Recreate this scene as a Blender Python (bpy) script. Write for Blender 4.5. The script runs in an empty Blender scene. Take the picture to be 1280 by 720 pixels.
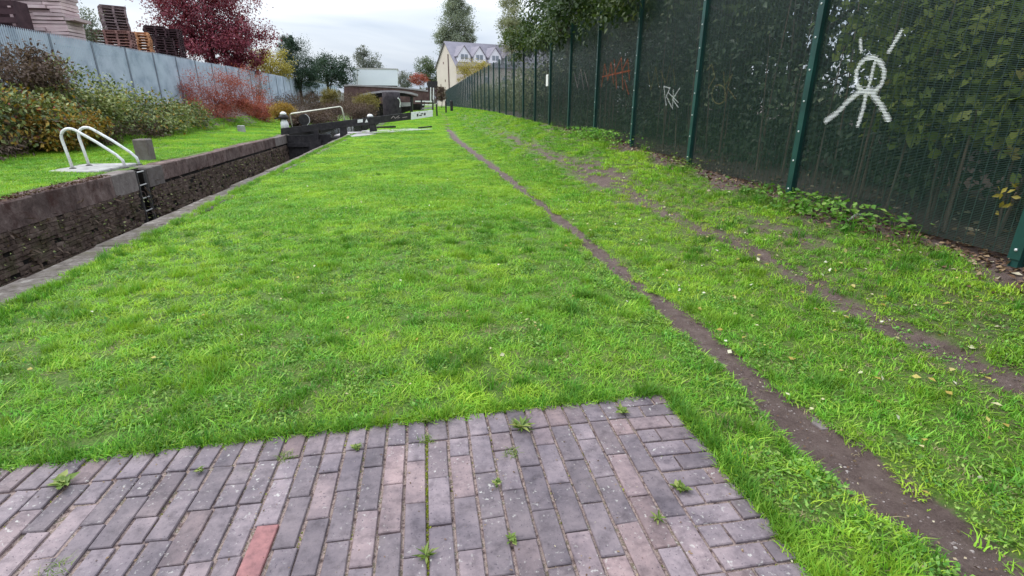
import bpy, math, random
import numpy as np
from math import radians as R, sin, cos, pi

sc = bpy.context.scene
# ------------------------------------------------------------------ camera
F, PITCH, YAW, EYE = 645.0, R(19.8), R(9.1), 1.62
cam = bpy.data.cameras.new('camera'); cam.sensor_width = 36.0; cam.lens = 36.0*F/1280.0
cam.clip_start = 0.05; cam.clip_end = 3000
co = bpy.data.objects.new('camera', cam); sc.collection.objects.link(co)
co.location = (0, 0, EYE); co.rotation_euler = (R(90)-PITCH, 0, -YAW); sc.camera = co
# ------------------------------------------------------------------ sky and sun (overcast)
SUN_EL, SUN_AZ = R(48), R(-70)          # azimuth from +Y, negative = left of the towpath
w = bpy.data.worlds.new('World'); sc.world = w; w.use_nodes = True
nt = w.node_tree; nt.nodes.clear()
def N(t, **kw):
    n = nt.nodes.new(t)
    for k, v in kw.items(): setattr(n, k, v)
    return n
def L(a, b): nt.links.new(a, b)
def wmath(op, a, b=None, c=None):
    n = N('ShaderNodeMath', operation=op)
    for i, v in enumerate((a, b, c)):
        if v is None: continue
        if isinstance(v, (int, float)): n.inputs[i].default_value = v
        else: L(v, n.inputs[i])
    return n.outputs[0]
out = N('ShaderNodeOutputWorld')
sky = N('ShaderNodeTexSky', sky_type='NISHITA'); sky.sun_disc = False
sky.sun_elevation = SUN_EL; sky.sun_rotation = SUN_AZ; sky.air_density = 1.5; sky.dust_density = 3
bg1 = N('ShaderNodeBackground'); bg1.inputs[1].default_value = 0.10; L(sky.outputs[0], bg1.inputs[0])
tc = N('ShaderNodeTexCoord'); sep = N('ShaderNodeSeparateXYZ'); L(tc.outputs['Generated'], sep.inputs[0])
up = wmath('MAXIMUM', sep.outputs[2], 0.0)
mp = N('ShaderNodeMapping'); mp.inputs['Scale'].default_value = (1.0, 1.0, 4.5); L(tc.outputs['Generated'], mp.inputs[0])
no = N('ShaderNodeTexNoise'); no.inputs['Scale'].default_value = 2.3; no.inputs['Detail'].default_value = 5
no.inputs['Roughness'].default_value = 0.48; no.inputs['Distortion'].default_value = 0.5; L(mp.outputs[0], no.inputs[0])
cr = N('ShaderNodeValToRGB'); cr.color_ramp.elements[0].position = 0.36; cr.color_ramp.elements[1].position = 0.60
cr.color_ramp.elements[0].color = (0.37, 0.435, 0.535, 1); cr.color_ramp.elements[1].color = (0.62, 0.66, 0.71, 1)
L(no.outputs[0], cr.inputs[0])
# overcast sky: about three times brighter overhead than at the horizon
gain = wmath('MULTIPLY_ADD', up, 2.6, 1.0)
bg2 = N('ShaderNodeBackground'); L(cr.outputs[0], bg2.inputs[0]); L(gain, bg2.inputs[1])
mx = N('ShaderNodeMixShader'); mx.inputs[0].default_value = 0.9; L(bg1.outputs[0], mx.inputs[1]); L(bg2.outputs[0], mx.inputs[2])
L(mx.outputs[0], out.inputs[0])
sl = bpy.data.lights.new('sun', 'SUN'); sl.energy = 1.5; sl.angle = R(14); sl.color = (1.0, 0.96, 0.9)
so = bpy.data.objects.new('sun', sl); sc.collection.objects.link(so)
so.rotation_euler = (R(90)-SUN_EL, 0, -SUN_AZ + pi)
so.location = (0, 0, 30)
sc.view_settings.view_transform = 'Standard'; sc.view_settings.look = 'None'
sc.view_settings.exposure = 0.40; sc.view_settings.gamma = 1.0
sc.cycles.use_denoising = True
sc.cycles.max_bounces = 6; sc.cycles.diffuse_bounces = 3; sc.cycles.transparent_max_bounces = 8

rng = np.random.default_rng(7); random.seed(7)
COL = sc.collection
# ------------------------------------------------------------------ survey helpers (photo pixel -> place)
def ray(x, y):
    X = x-640; Y = F*cos(PITCH)+(360-y)*sin(PITCH); Z = -F*sin(PITCH)+(360-y)*cos(PITCH)
    return np.array([X*cos(YAW)+Y*sin(YAW), -X*sin(YAW)+Y*cos(YAW), Z])
def P(x, y, Y):
    r = ray(x, y); return r*(Y/r[1])+np.array([0, 0, EYE])
def PX(x, y, X):
    r = ray(x, y); return r*(X/r[0])+np.array([0, 0, EYE])
def G(x, y, z=0.0):
    r = ray(x, y); return r*((z-EYE)/r[2])+np.array([0, 0, EYE])
def sst(a, b, x):
    t = np.clip((np.asarray(x, float)-a)/(b-a), 0, 1); return t*t*(3-2*t)
# ------------------------------------------------------------------ terrain
ZBY = [-5, 3, 5.5, 8, 10.5, 13, 18, 23, 30, 45, 80, 200]
ZBZ = [.45, .5, .55, .67, .76, .86, .88, .95, 1.03, 1.08, 1.0, .9]
def wob(x, y):
    return (np.sin(x*2.1+y*1.3)+np.sin(x*-1.4+y*2.7+1)+np.sin(x*4.3-y*3.1+2)*.5+np.sin(x*.7+y*.9)+.8*np.sin(x*17+3*np.sin(y*5))*np.sin(y*15+2*np.sin(x*7)))*.008
T1Y = [-3, 1.1, 1.75, 2.9, 4, 7.2, 11.4, 17, 24.5, 36, 50]; T1X = [2.2, 1.97, 1.92, 1.92, 1.92, 1.87, 1.80, 1.62, 1.38, 1.42, 1.9]
def mud(x, y):
    x = np.asarray(x, float); y = np.asarray(y, float)
    c = np.interp(y, T1Y, T1X)+.010*np.sin(y*2.3)+.008*np.sin(y*5.1)
    hw = np.interp(y, [1, 2.5, 4, 8, 16, 34], [.165, .14, .115, .10, .12, .15])*(1+.16*np.sin(y*3.7+1)+.14*np.sin(y*13+x*20)*np.sin(y*29))
    m1 = 1-sst(.75, 1.3, np.abs(x-c)/hw)
    m1 = m1*(1-.4*sst(30, 42, y))
    c2 = 3.13+.04*np.sin(y*1.7)
    hw2 = np.interp(y, [1, 6, 9, 14, 30], [.105, .105, .14, .12, .11])
    m2 = (1-sst(.5, 1.4, np.abs(x-c2)/hw2))*np.interp(y, [1, 4, 6, 9, 13, 20, 30], [.88, .84, .80, .88, .82, .72, .5])
    m2 = m2*(.86+.08*np.sin(y*2.9)+.08*np.sin(y*7.3+x*4))
    m3 = .72*(1-sst(.3, 1.0, np.hypot((x-3.25)/.5, (y-9.6)/2.8)))     # worn patch
    m5 = .6*(1-sst(.3, 1.0, np.hypot((x-3.55)/.25, (y-4.6)/1.2)))
    m4 = sst(3.85, 4.1, x+.12*np.sin(y*3.1)+.06*np.sin(y*7))*np.interp(y, [2, 9, 14, 22, 60], [1, .95, .7, .35, .2])
    return np.clip(np.maximum.reduce([m1, m2, m3, m4, m5]), 0, 1)
PAVE_R = 1.315
def gz(x, y):
    x = np.asarray(x, float); y = np.asarray(y, float)
    zb = np.interp(y, ZBY, ZBZ)
    right = zb*sst(2.2, 4.3, x)
    far = .95*sst(33, 78, y)
    z = np.maximum(right, far*sst(-4, -1, x))
    left = .06*np.clip(-7.8-x, 0, 3.6)+1.3*sst(11.2, 14.3, -x)
    z = np.where(x < -5.6, left+far*.0*x, z)
    near = np.clip(1-np.hypot(x, y)/80, 0, 1)
    near = near*sst(.0, .35, np.maximum(x-PAVE_R, y-2.45))
    return z+wob(x, y)*np.where(np.abs(x) < 3.4, 1, .6)*near-.035*mud(x, y)*(x < 3.8)
# paving outline (v = along canal, u = across)
PAVE_R = 1.315
def pave_top(x): return 2.445+.04*np.asarray(x, float)
def on_pave(x, y, m=0.0): return (x < PAVE_R+m) & (x > -2.75) & (y < pave_top(x)+m)
CAN_L, CAN_R, CAN_END = -7.3, -3.95, 52.0
def canal_right(y): return np.where(np.asarray(y) > 32, -3.2, CAN_R)
# ------------------------------------------------------------------ mesh builder
class MB:
    def __init__(s): s.v = []; s.f = []; s.m = []
    def quad(s, a, b, c, d, mi=0):
        n = len(s.v); s.v += [tuple(a), tuple(b), tuple(c), tuple(d)]; s.f.append((n, n+1, n+2, n+3)); s.m.append(mi)
    def poly(s, pts, mi=0):
        n = len(s.v); s.v += [tuple(p) for p in pts]; s.f.append(tuple(range(n, n+len(pts)))); s.m.append(mi)
    def hexa(s, p, mi=0):            # 8 points: bottom ring 0-3, top ring 4-7
        n = len(s.v); s.v += [tuple(q) for q in p]
        for f in ((3, 2, 1, 0), (4, 5, 6, 7), (0, 1, 5, 4), (1, 2, 6, 5), (2, 3, 7, 6), (3, 0, 4, 7)):
            s.f.append(tuple(n+i for i in f)); s.m.append(mi)
    def box(s, x0, x1, y0, y1, z0, z1, mi=0, j=0.0):
        p = [(x0, y0, z0), (x1, y0, z0), (x1, y1, z0), (x0, y1, z0), (x0, y0, z1), (x1, y0, z1), (x1, y1, z1), (x0, y1, z1)]
        if j: p = [(a+random.uniform(-j, j), b+random.uniform(-j, j), c+random.uniform(-j, j)) for a, b, c in p]
        s.hexa(p, mi)
    def cham(s, x0, x1, y0, y1, z0, z1, c=.01, j=0.0, mi=0):   # box with chamfered upper and vertical edges
        def J(): return random.uniform(-j, j)
        b = [(x0, y0), (x1, y0), (x1, y1), (x0, y1)]; t = [(x0+c, y0+c), (x1-c, y0+c), (x1-c, y1-c), (x0+c, y1-c)]
        jj = [(J(), J()) for _ in b]; n = len(s.v)
        s.v += [(b[i][0]+jj[i][0], b[i][1]+jj[i][1], z0) for i in range(4)]
        s.v += [(b[i][0]+jj[i][0], b[i][1]+jj[i][1], z1-c+J()*.5) for i in range(4)]
        s.v += [(t[i][0]+jj[i][0], t[i][1]+jj[i][1], z1+J()*.5) for i in range(4)]
        for k in range(4):
            l = (k+1) % 4
            s.f += [(n+k, n+l, n+4+l, n+4+k), (n+4+k, n+4+l, n+8+l, n+8+k)]; s.m += [mi, mi]
        s.f += [(n+8, n+9, n+10, n+11), (n+3, n+2, n+1, n)]; s.m += [mi, mi]
    def bar(s, a, b, w, h=None, mi=0, upv=(0, 0, 1)):
        h = h or w; a = np.array(a, float); b = np.array(b, float); d = b-a; d /= np.linalg.norm(d)
        u = np.array(upv, float)
        if abs(d@u) > .98: u = np.array([0, 1., 0])
        sd = np.cross(d, u); sd /= np.linalg.norm(sd); u = np.cross(sd, d)
        q = []
        for p in (a, b):
            q += [p-sd*w/2-u*h/2, p+sd*w/2-u*h/2, p+sd*w/2+u*h/2, p-sd*w/2+u*h/2]
        s.hexa(q, mi)
    def tube(s, pts, r, n=8, mi=0, cap=True):
        pts = [np.array(p, float) for p in pts]; rs = r if hasattr(r, '__len__') else [r]*len(pts); base = len(s.v)
        ref = np.array([0.31, 0.2, 0.93])
        for i, p in enumerate(pts):
            d = pts[min(i+1, len(pts)-1)]-pts[max(i-1, 0)]; d = d/(np.linalg.norm(d)+1e-9)
            a = np.cross(d, ref); a /= np.linalg.norm(a)+1e-9; b = np.cross(d, a)
            for k in range(n):
                t = 2*pi*k/n; s.v.append(tuple(p+rs[i]*(cos(t)*a+sin(t)*b)))
        for i in range(len(pts)-1):
            for k in range(n):
                l = (k+1) % n; o = base+i*n
                s.f.append((o+k, o+l, o+n+l, o+n+k)); s.m.append(mi)
        if cap:
            s.f.append(tuple(base+k for k in range(n))[::-1]); s.f.append(tuple(base+(len(pts)-1)*n+k for k in range(n))); s.m += [mi, mi]
    def prism(s, ring, off, mi=0):   # closed outline extruded by off
        n = len(s.v); k = len(ring); off = np.array(off, float)
        s.v += [tuple(p) for p in ring]+[tuple(np.array(p, float)+off) for p in ring]
        s.f += [tuple(range(n, n+k))[::-1], tuple(range(n+k, n+2*k))]; s.m += [mi, mi]
        for i in range(k):
            l = (i+1) % k; s.f.append((n+i, n+l, n+k+l, n+k+i)); s.m.append(mi)
    def lathe(s, c, prof, n=14, mi=0):
        b = len(s.v)
        for r, z in prof:
            for k in range(n): s.v.append((c[0]+r*cos(2*pi*k/n), c[1]+r*sin(2*pi*k/n), c[2]+z))
        for i in range(len(prof)-1):
            for k in range(n):
                l = (k+1) % n; s.f.append((b+i*n+k, b+i*n+l, b+i*n+n+l, b+i*n+n+k)); s.m.append(mi)
        s.f.append(tuple(b+k for k in range(n))[::-1]); s.f.append(tuple(b+(len(prof)-1)*n+k for k in range(n))); s.m += [mi, mi]
    def mesh(s, name, mats, smooth=False):
        me = bpy.data.meshes.new(name); me.from_pydata(s.v, [], s.f)
        for m in (mats if isinstance(mats, (list, tuple)) else [mats]): me.materials.append(m)
        if any(s.m): me.polygons.foreach_set('material_index', s.m)
        if smooth: me.polygons.foreach_set('use_smooth', [True]*len(s.f))
        me.update(); return me
    def build(s, name, mats, parent=None, smooth=False, local=False, kind=None):
        return link(name, s.mesh(name, mats, smooth), parent, local, kind)
def link(name, me, parent=None, local=False, kind=None, loc=None):
    o = bpy.data.objects.new(name, me); COL.objects.link(o)
    if parent:
        o.parent = parent
        if not local:
            off = np.zeros(3); q = parent
            while q: off += np.array(q.location); q = q.parent
            o.location = tuple(-off)
    if loc is not None: o.location = loc
    if kind: o['kind'] = kind
    return o
def tag(o, label=None, cat=None, group=None, kind=None):
    if label: o['label'] = label
    if cat: o['category'] = cat
    if group: o['group'] = group
    if kind: o['kind'] = kind
    return o
def thing(name, label, cat, loc=(0, 0, 0), group=None):
    o = bpy.data.objects.new(name, None); COL.objects.link(o); o.location = tuple(float(c) for c in loc); o.empty_display_size = .2
    return tag(o, label, cat, group)
def np_mesh(name, V, polys, mats, attrs=(), smooth=False):
    """V (n,3); polys (m,k) equal-size faces."""
    me = bpy.data.meshes.new(name); m, k = polys.shape
    me.vertices.add(len(V)); me.vertices.foreach_set('co', np.ascontiguousarray(V, np.float32).ravel())
    me.loops.add(m*k); me.loops.foreach_set('vertex_index', np.ascontiguousarray(polys, np.int32).ravel())
    me.polygons.add(m); me.polygons.foreach_set('loop_start', np.arange(0, m*k, k, dtype=np.int32))
    if smooth: me.polygons.foreach_set('use_smooth', np.ones(m, bool))
    for nm, dom, arr in attrs:
        a = me.attributes.new(nm, 'FLOAT', dom); a.data.foreach_set('value', np.ascontiguousarray(arr, np.float32))
    for mt in (mats if isinstance(mats, (list, tuple)) else [mats]): me.materials.append(mt)
    me.update(calc_edges=True); return me
# ------------------------------------------------------------------ materials
def newmat(name):
    m = bpy.data.materials.new(name); m.use_nodes = True; t = m.node_tree; t.nodes.clear()
    o = t.nodes.new('ShaderNodeOutputMaterial'); return m, t, o
def ramp(t, stops, fac):
    r = t.nodes.new('ShaderNodeValToRGB'); e = r.color_ramp.elements
    while len(e) < len(stops): e.new(.5)
    for i, (p, c) in enumerate(stops): e[i].position = p; e[i].color = (*c, 1)
    t.links.new(fac, r.inputs[0]); return r.outputs[0]
def noise(t, scale, detail=4, rough=.6, vec=None, dist=0):
    n = t.nodes.new('ShaderNodeTexNoise'); n.inputs['Scale'].default_value = scale; n.inputs['Detail'].default_value = detail
    n.inputs['Roughness'].default_value = rough; n.inputs['Distortion'].default_value = dist
    if vec: t.links.new(vec, n.inputs[0])
    return n.outputs[0]
def pos(t): return t.nodes.new('ShaderNodeNewGeometry').outputs['Position']
def mix(t, f, a, b, mode='MIX'):
    n = t.nodes.new('ShaderNodeMix'); n.data_type = 'RGBA'; n.blend_type = mode
    for s, v in ((n.inputs[0], f), (n.inputs[6], a), (n.inputs[7], b)):
        if isinstance(v, (int, float)): s.default_value = v
        elif isinstance(v, tuple): s.default_value = (*v, 1)
        else: t.links.new(v, s)
    return n.outputs[2]
def mth(t, op, a, b=None):
    n = t.nodes.new('ShaderNodeMath'); n.operation = op
    for i, v in enumerate((a, b)):
        if v is None: continue
        if isinstance(v, (int, float)): n.inputs[i].default_value = v
        else: t.links.new(v, n.inputs[i])
    return n.outputs[0]
def rough_mat(name, stops, scale=4, rough=.85, bump=.3, bscale=30, objrand=0, spec=.3, detail=6, metal=0, lo=.3, hi=.7, coord=None):
    """Noise-mottled surface; stops = colours spread over the noise; objrand = brightness spread between pieces."""
    m, t, o = newmat(name); b = t.nodes.new('ShaderNodeBsdfPrincipled')
    pv = pos(t)
    n = noise(t, scale, detail, .65, pv)
    k = len(stops); col = ramp(t, [(lo+(hi-lo)*i/max(k-1, 1), c) for i, c in enumerate(stops)], n)
    if objrand:
        oi = t.nodes.new('ShaderNodeObjectInfo')
        v = mth(t, 'MULTIPLY_ADD', oi.outputs['Random'], objrand*2); v.node.inputs[2].default_value = 1-objrand
        h = t.nodes.new('ShaderNodeHueSaturation'); t.links.new(v, h.inputs['Value']); t.links.new(col, h.inputs['Color']); col = h.outputs[0]
    t.links.new(col, b.inputs['Base Color']); b.inputs['Roughness'].default_value = rough
    b.inputs['Specular IOR Level'].default_value = spec; b.inputs['Metallic'].default_value = metal
    if bump:
        bn = t.nodes.new('ShaderNodeBump'); bn.inputs['Strength'].default_value = bump; bn.inputs['Distance'].default_value = .02
        t.links.new(noise(t, bscale, 5, .7, pv), bn.inputs['Height']); t.links.new(bn.outputs[0], b.inputs['Normal'])
    t.links.new(b.outputs[0], o.inputs[0]); return m
def leaf_mat(name, stops, trans=.3, rough=.55, patch=None, attr='rnd', spec=.25, tboost=1.25, inst=0):
    m, t, o = newmat(name)
    a = t.nodes.new('ShaderNodeAttribute'); a.attribute_name = attr
    col = ramp(t, stops, a.outputs['Fac'])
    if patch:
        scale, pc, lo, hi = patch
        f = ramp(t, [(lo, (0, 0, 0)), (hi, (1, 1, 1))], noise(t, scale, 3, .55, pos(t)))
        col = mix(t, f, col, mix(t, .75, col, pc))
    if inst:      # every clump its own shade of green
        oi = t.nodes.new('ShaderNodeObjectInfo'); h = t.nodes.new('ShaderNodeHueSaturation')
        v = mth(t, 'MULTIPLY_ADD', oi.outputs['Random'], inst*2); v.node.inputs[2].default_value = 1-inst
        hh = mth(t, 'MULTIPLY_ADD', mth(t, 'FRACT', mth(t, 'MULTIPLY', oi.outputs['Random'], 7.7)), -.045); hh.node.inputs[2].default_value = .52
        t.links.new(v, h.inputs['Value']); t.links.new(hh, h.inputs['Hue']); t.links.new(col, h.inputs['Color']); col = h.outputs[0]
    b = t.nodes.new('ShaderNodeBsdfPrincipled'); t.links.new(col, b.inputs['Base Color']); b.inputs['Roughness'].default_value = rough
    b.inputs['Specular IOR Level'].default_value = spec
    tr = t.nodes.new('ShaderNodeBsdfTranslucent')
    t.links.new(mix(t, 1.0, col, (tboost, tboost, .7), 'MULTIPLY'), tr.inputs[0])
    ms = t.nodes.new('ShaderNodeMixShader'); ms.inputs[0].default_value = trans
    t.links.new(b.outputs[0], ms.inputs[1]); t.links.new(tr.outputs[0], ms.inputs[2]); t.links.new(ms.outputs[0], o.inputs[0])
    return m
M = {}
def ground_mat():
    m, t, o = newmat('ground'); b = t.nodes.new('ShaderNodeBsdfPrincipled'); pv = pos(t)
    a = t.nodes.new('ShaderNodeAttribute'); a.attribute_name = 'mud'
    s = mth(t, 'ADD', a.outputs['Fac'], mth(t, 'MULTIPLY', mth(t, 'SUBTRACT', noise(t, 11, 8, .75, pv), .5), 1.3))
    f = ramp(t, [(.3, (0, 0, 0)), (.68, (1, 1, 1))], s)
    soil = ramp(t, [(.34, (.035, .075, .010)), (.46, (.085, .17, .018)), (.54, (.13, .20, .035)), (.64, (.17, .15, .075))], noise(t, 55, 8, .8, pv))
    mu = ramp(t, [(.3, (.075, .047, .041)), (.5, (.14, .096, .084)), (.7, (.20, .148, .128))], noise(t, 8, 9, .8, pv))
    chips = ramp(t, [(.66, (0, 0, 0)), (.70, (1, 1, 1))], noise(t, 70, 3, .6, pv))
    mu = mix(t, mth(t, 'MULTIPLY', chips, .6), mu, (.22, .18, .16))
    t.links.new(mix(t, f, soil, mu), b.inputs['Base Color']); b.inputs['Roughness'].default_value = .75
    b.inputs['Specular IOR Level'].default_value = .3
    bn = t.nodes.new('ShaderNodeBump'); bn.inputs['Strength'].default_value = 1.0; bn.inputs['Distance'].default_value = .035
    t.links.new(noise(t, 24, 8, .78, pv), bn.inputs['Height']); t.links.new(bn.outputs[0], b.inputs['Normal'])
    t.links.new(b.outputs[0], o.inputs[0]); return m
M['ground'] = ground_mat()
def brick_mat(name, base, warm, spots=True, objrand=.22):
    m, t, o = newmat(name); b = t.nodes.new('ShaderNodeBsdfPrincipled'); pv = pos(t)
    oi = t.nodes.new('ShaderNodeObjectInfo')
    c0 = ramp(t, [(0, base), (.62, tuple(c*1.12 for c in base)), (.86, tuple((p+q)/2 for p, q in zip(base, warm))), (1, warm)], oi.outputs['Random'])
    n = noise(t, 14, 7, .7, pv)
    c1 = mix(t, 1.0, c0, ramp(t, [(.3, (.5, .48, .5)), (.5, (1, 1, 1)), (.7, (1.3, 1.28, 1.25))], n), 'MULTIPLY')
    c1 = mix(t, 1.0, c1, ramp(t, [(.35, (.72, .70, .73)), (.65, (1.22, 1.17, 1.13))], noise(t, 3.4, 4, .6, pv)), 'MULTIPLY')
    h = t.nodes.new('ShaderNodeHueSaturation'); v = mth(t, 'MULTIPLY_ADD', mth(t, 'FRACT', mth(t, 'MULTIPLY', oi.outputs['Random'], 17.3)), objrand*2)
    v.node.inputs[2].default_value = 1-objrand; t.links.new(v, h.inputs['Value']); t.links.new(c1, h.inputs['Color']); col = h.outputs[0]
    if spots:     # lichen spots and dark scuffs
        l1 = mth(t, 'MULTIPLY', ramp(t, [(.60, (0, 0, 0)), (.66, (1, 1, 1))], noise(t, 42, 4, .65, pv)),
                 ramp(t, [(.47, (0, 0, 0)), (.62, (1, 1, 1))], noise(t, 3.1, 3, .5, pv)))
        col = mix(t, mth(t, 'MULTIPLY', l1, .8), col, (.50, .48, .44))
        l2 = ramp(t, [(.655, (0, 0, 0)), (.69, (1, 1, 1))], noise(t, 95, 2, .5, pv))
        col = mix(t, mth(t, 'MULTIPLY', l2, .7), col, (.05, .035, .05))
        g1 = ramp(t, [(.62, (0, 0, 0)), (.78, (1, 1, 1))], noise(t, 6, 5, .65, pv, .4))
        col = mix(t, mth(t, 'MULTIPLY', g1, .30), col, (.17, .15, .10))
    t.links.new(col, b.inputs['Base Color']); b.inputs['Roughness'].default_value = .62; b.inputs['Specular IOR Level'].default_value = .4
    bn = t.nodes.new('ShaderNodeBump'); bn.inputs['Strength'].default_value = .35; bn.inputs['Distance'].default_value = .006
    t.links.new(noise(t, 60, 6, .7, pv), bn.inputs['Height']); t.links.new(bn.outputs[0], b.inputs['Normal'])
    t.links.new(b.outputs[0], o.inputs[0]); return m
M['paver'] = brick_mat('paver', (.158, .131, .144), (.225, .165, .166))
M['red_brick'] = brick_mat('red_brick', (.25, .113, .112), (.27, .12, .118), spots=False, objrand=.03)
M['joint'] = rough_mat('joint', [(.05, .033, .03), (.20, .14, .125), (.40, .30, .265), (.13, .105, .06), (.66, .58, .53)], 34, .95, .8, 90, lo=.32, hi=.72)
def stone_mat(name, cols, moss, mossamt=.5, scale=3):
    m, t, o = newmat(name); b = t.nodes.new('ShaderNodeBsdfPrincipled'); pv = pos(t)
    oi = t.nodes.new('ShaderNodeObjectInfo')
    c = ramp(t, [(.28+.44*i/(len(cols)-1), q) for i, q in enumerate(cols)], noise(t, scale, 9, .72, pv, .3))
    v = mth(t, 'MULTIPLY_ADD', oi.outputs['Random'], .45); v.node.inputs[2].default_value = .78
    h = t.nodes.new('ShaderNodeHueSaturation'); t.links.new(v, h.inputs['Value']); t.links.new(c, h.inputs['Color']); c = h.outputs[0]
    f = ramp(t, [(.5, (0, 0, 0)), (.64, (1, 1, 1))], noise(t, 2.3, 7, .68, pv, .5))
    c = mix(t, mth(t, 'MULTIPLY', f, mossamt), c, moss)
    t.links.new(c, b.inputs['Base Color']); b.inputs['Roughness'].default_value = .85; b.inputs['Specular IOR Level'].default_value = .25
    bn = t.nodes.new('ShaderNodeBump'); bn.inputs['Strength'].default_value = .8; bn.inputs['Distance'].default_value = .03
    t.links.new(noise(t, 13, 8, .75, pv), bn.inputs['Height']); t.links.new(bn.outputs[0], b.inputs['Normal'])
    t.links.new(b.outputs[0], o.inputs[0]); return m
M['cop_near'] = stone_mat('cop_near', [(.04, .031, .026), (.10, .08, .068), (.175, .15, .13), (.36, .335, .30)], (.075, .065, .035), .75, 9)
M['cop_far'] = stone_mat('cop_far', [(.055, .034, .03), (.115, .077, .067), (.185, .13, .115), (.29, .235, .205)], (.065, .026, .02), .8, 3.5)
M['cop_pale'] = stone_mat('cop_pale', [(.12, .095, .085), (.19, .16, .145), (.27, .235, .215)], (.10, .07, .05), .35, 4)
M['wall_brick'] = stone_mat('wall_brick', [(.045, .029, .023), (.13, .088, .070), (.23, .175, .145)], (.06, .056, .022), .7, 5)
M['wall_core'] = rough_mat('wall_core', [(.008, .006, .005), (.022, .017, .014)], 6, .9, .6, 20)
M['concrete'] = rough_mat('concrete', [(.22, .21, .20), (.36, .35, .33), (.46, .44, .42)], 5, .9, .3, 40)
M['white'] = rough_mat('white', [(.38, .33, .29), (.68, .66, .63), (.80, .79, .77)], 14, .5, .1, 60, lo=.28, hi=.5)
M['rail_paint'] = rough_mat('rail_paint', [(.62, .58, .46), (.80, .77, .66)], 9, .5, .05)
M['black'] = rough_mat('black', [(.012, .010, .012), (.028, .024, .026), (.05, .043, .043)], 5, .55, .2, 30)
M['steel'] = rough_mat('steel', [(.05, .045, .045), (.12, .11, .10)], 9, .6, .2)
M['rung'] = rough_mat('rung', [(.35, .33, .31), (.62, .60, .58)], 12, .6, .1)
M['fgreen'] = rough_mat('fgreen', [(.006, .034, .030), (.009, .052, .045), (.014, .072, .06)], 3, .42, .05, spec=.5)
M['fwire'] = rough_mat('fwire', [(.019, .043, .039), (.028, .057, .052)], 2, .35, 0, spec=.8)
M['bolt'] = rough_mat('bolt', [(.5, .5, .5), (.7, .7, .7)], 20, .4, 0, metal=.3)
M['pal'] = rough_mat('pal', [(.30, .36, .43), (.42, .48, .55), (.48, .54, .61)], 1.2, .55, .05, lo=.35, hi=.65)
M['pal_post'] = rough_mat('pal_post', [(.13, .15, .18), (.2, .23, .27)], 2, .6, .05)
M['g_white'] = rough_mat('g_white', [(.70, .72, .73), (.86, .87, .88)], 9, .7, 0)
M['g_red'] = rough_mat('g_red', [(.42, .10, .05), (.55, .15, .08)], 9, .7, 0)
M['g_yellow'] = rough_mat('g_yellow', [(.20, .18, .09), (.30, .27, .14)], 9, .7, 0)
M['g_pink'] = rough_mat('g_pink', [(.30, .24, .26), (.42, .33, .34)], 9, .7, 0)
M['bark'] = rough_mat('bark', [(.03, .024, .018), (.075, .062, .048), (.12, .10, .085)], 6, .9, .7, 25)
M['twig'] = rough_mat('twig', [(.10, .07, .055), (.19, .14, .11)], 6, .9, .2, 25)
M['pebble'] = rough_mat('pebble', [(.11, .085, .08), (.22, .18, .165), (.42, .38, .35)], 30, .8, .1)
M['slab'] = rough_mat('slab', [(.14, .11, .11), (.22, .185, .18)], 8, .8, .3)
M['cream'] = rough_mat('cream', [(.54, .475, .41), (.60, .535, .47)], .4, .9, .05)
M['slate'] = rough_mat('slate', [(.20, .185, .22), (.27, .25, .29)], 1.2, .75, .2, 8)
M['pane'] = rough_mat('pane', [(.16, .18, .21), (.26, .29, .33)], 1.0, .08, 0, spec=.6)
M['pvc'] = rough_mat('pvc', [(.70, .70, .74), (.80, .80, .83)], 2, .5, 0)
M['pipe'] = rough_mat('pipe', [(.14, .08, .08), (.19, .12, .11)], 2, .6, 0)
M['redwall'] = rough_mat('redwall', [(.075, .04, .04), (.13, .075, .07), (.18, .11, .10)], 2.2, .9, .3, 14, objrand=.2)
M['dark_brick'] = rough_mat('dark_brick', [(.016, .013, .016), (.034, .028, .032), (.055, .046, .05)], 3, .9, .3, 14, objrand=.2)
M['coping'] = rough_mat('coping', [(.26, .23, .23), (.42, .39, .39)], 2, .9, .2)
M['trailer'] = rough_mat('trailer', [(.76, .78, .83), (.82, .84, .88)], .6, .5, 0)
M['tyre'] = rough_mat('tyre', [(.012, .012, .012), (.03, .03, .03)], 8, .9, 0)
M['pallet_grey'] = rough_mat('pallet_grey', [(.12, .085, .09), (.20, .145, .15), (.28, .215, .215)], 4, .9, .1, objrand=.25)
M['pallet_red'] = rough_mat('pallet_red', [(.17, .085, .075), (.27, .15, .13)], 4, .9, .1, objrand=.25)
M['pallet_orange'] = rough_mat('pallet_orange', [(.42, .19, .09), (.58, .29, .15)], 4, .9, .1, objrand=.2)
M['pallet_dark'] = rough_mat('pallet_dark', [(.035, .018, .022), (.075, .04, .045)], 4, .9, .1, objrand=.2)
M['timber'] = rough_mat('timber', [(.38, .27, .28), (.52, .39, .39), (.60, .48, .47)], 1.5, .9, .1, objrand=.22)
M['gate_red'] = rough_mat('gate_red', [(.05, .025, .03), (.09, .05, .055)], 3, .8, .1)
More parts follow.
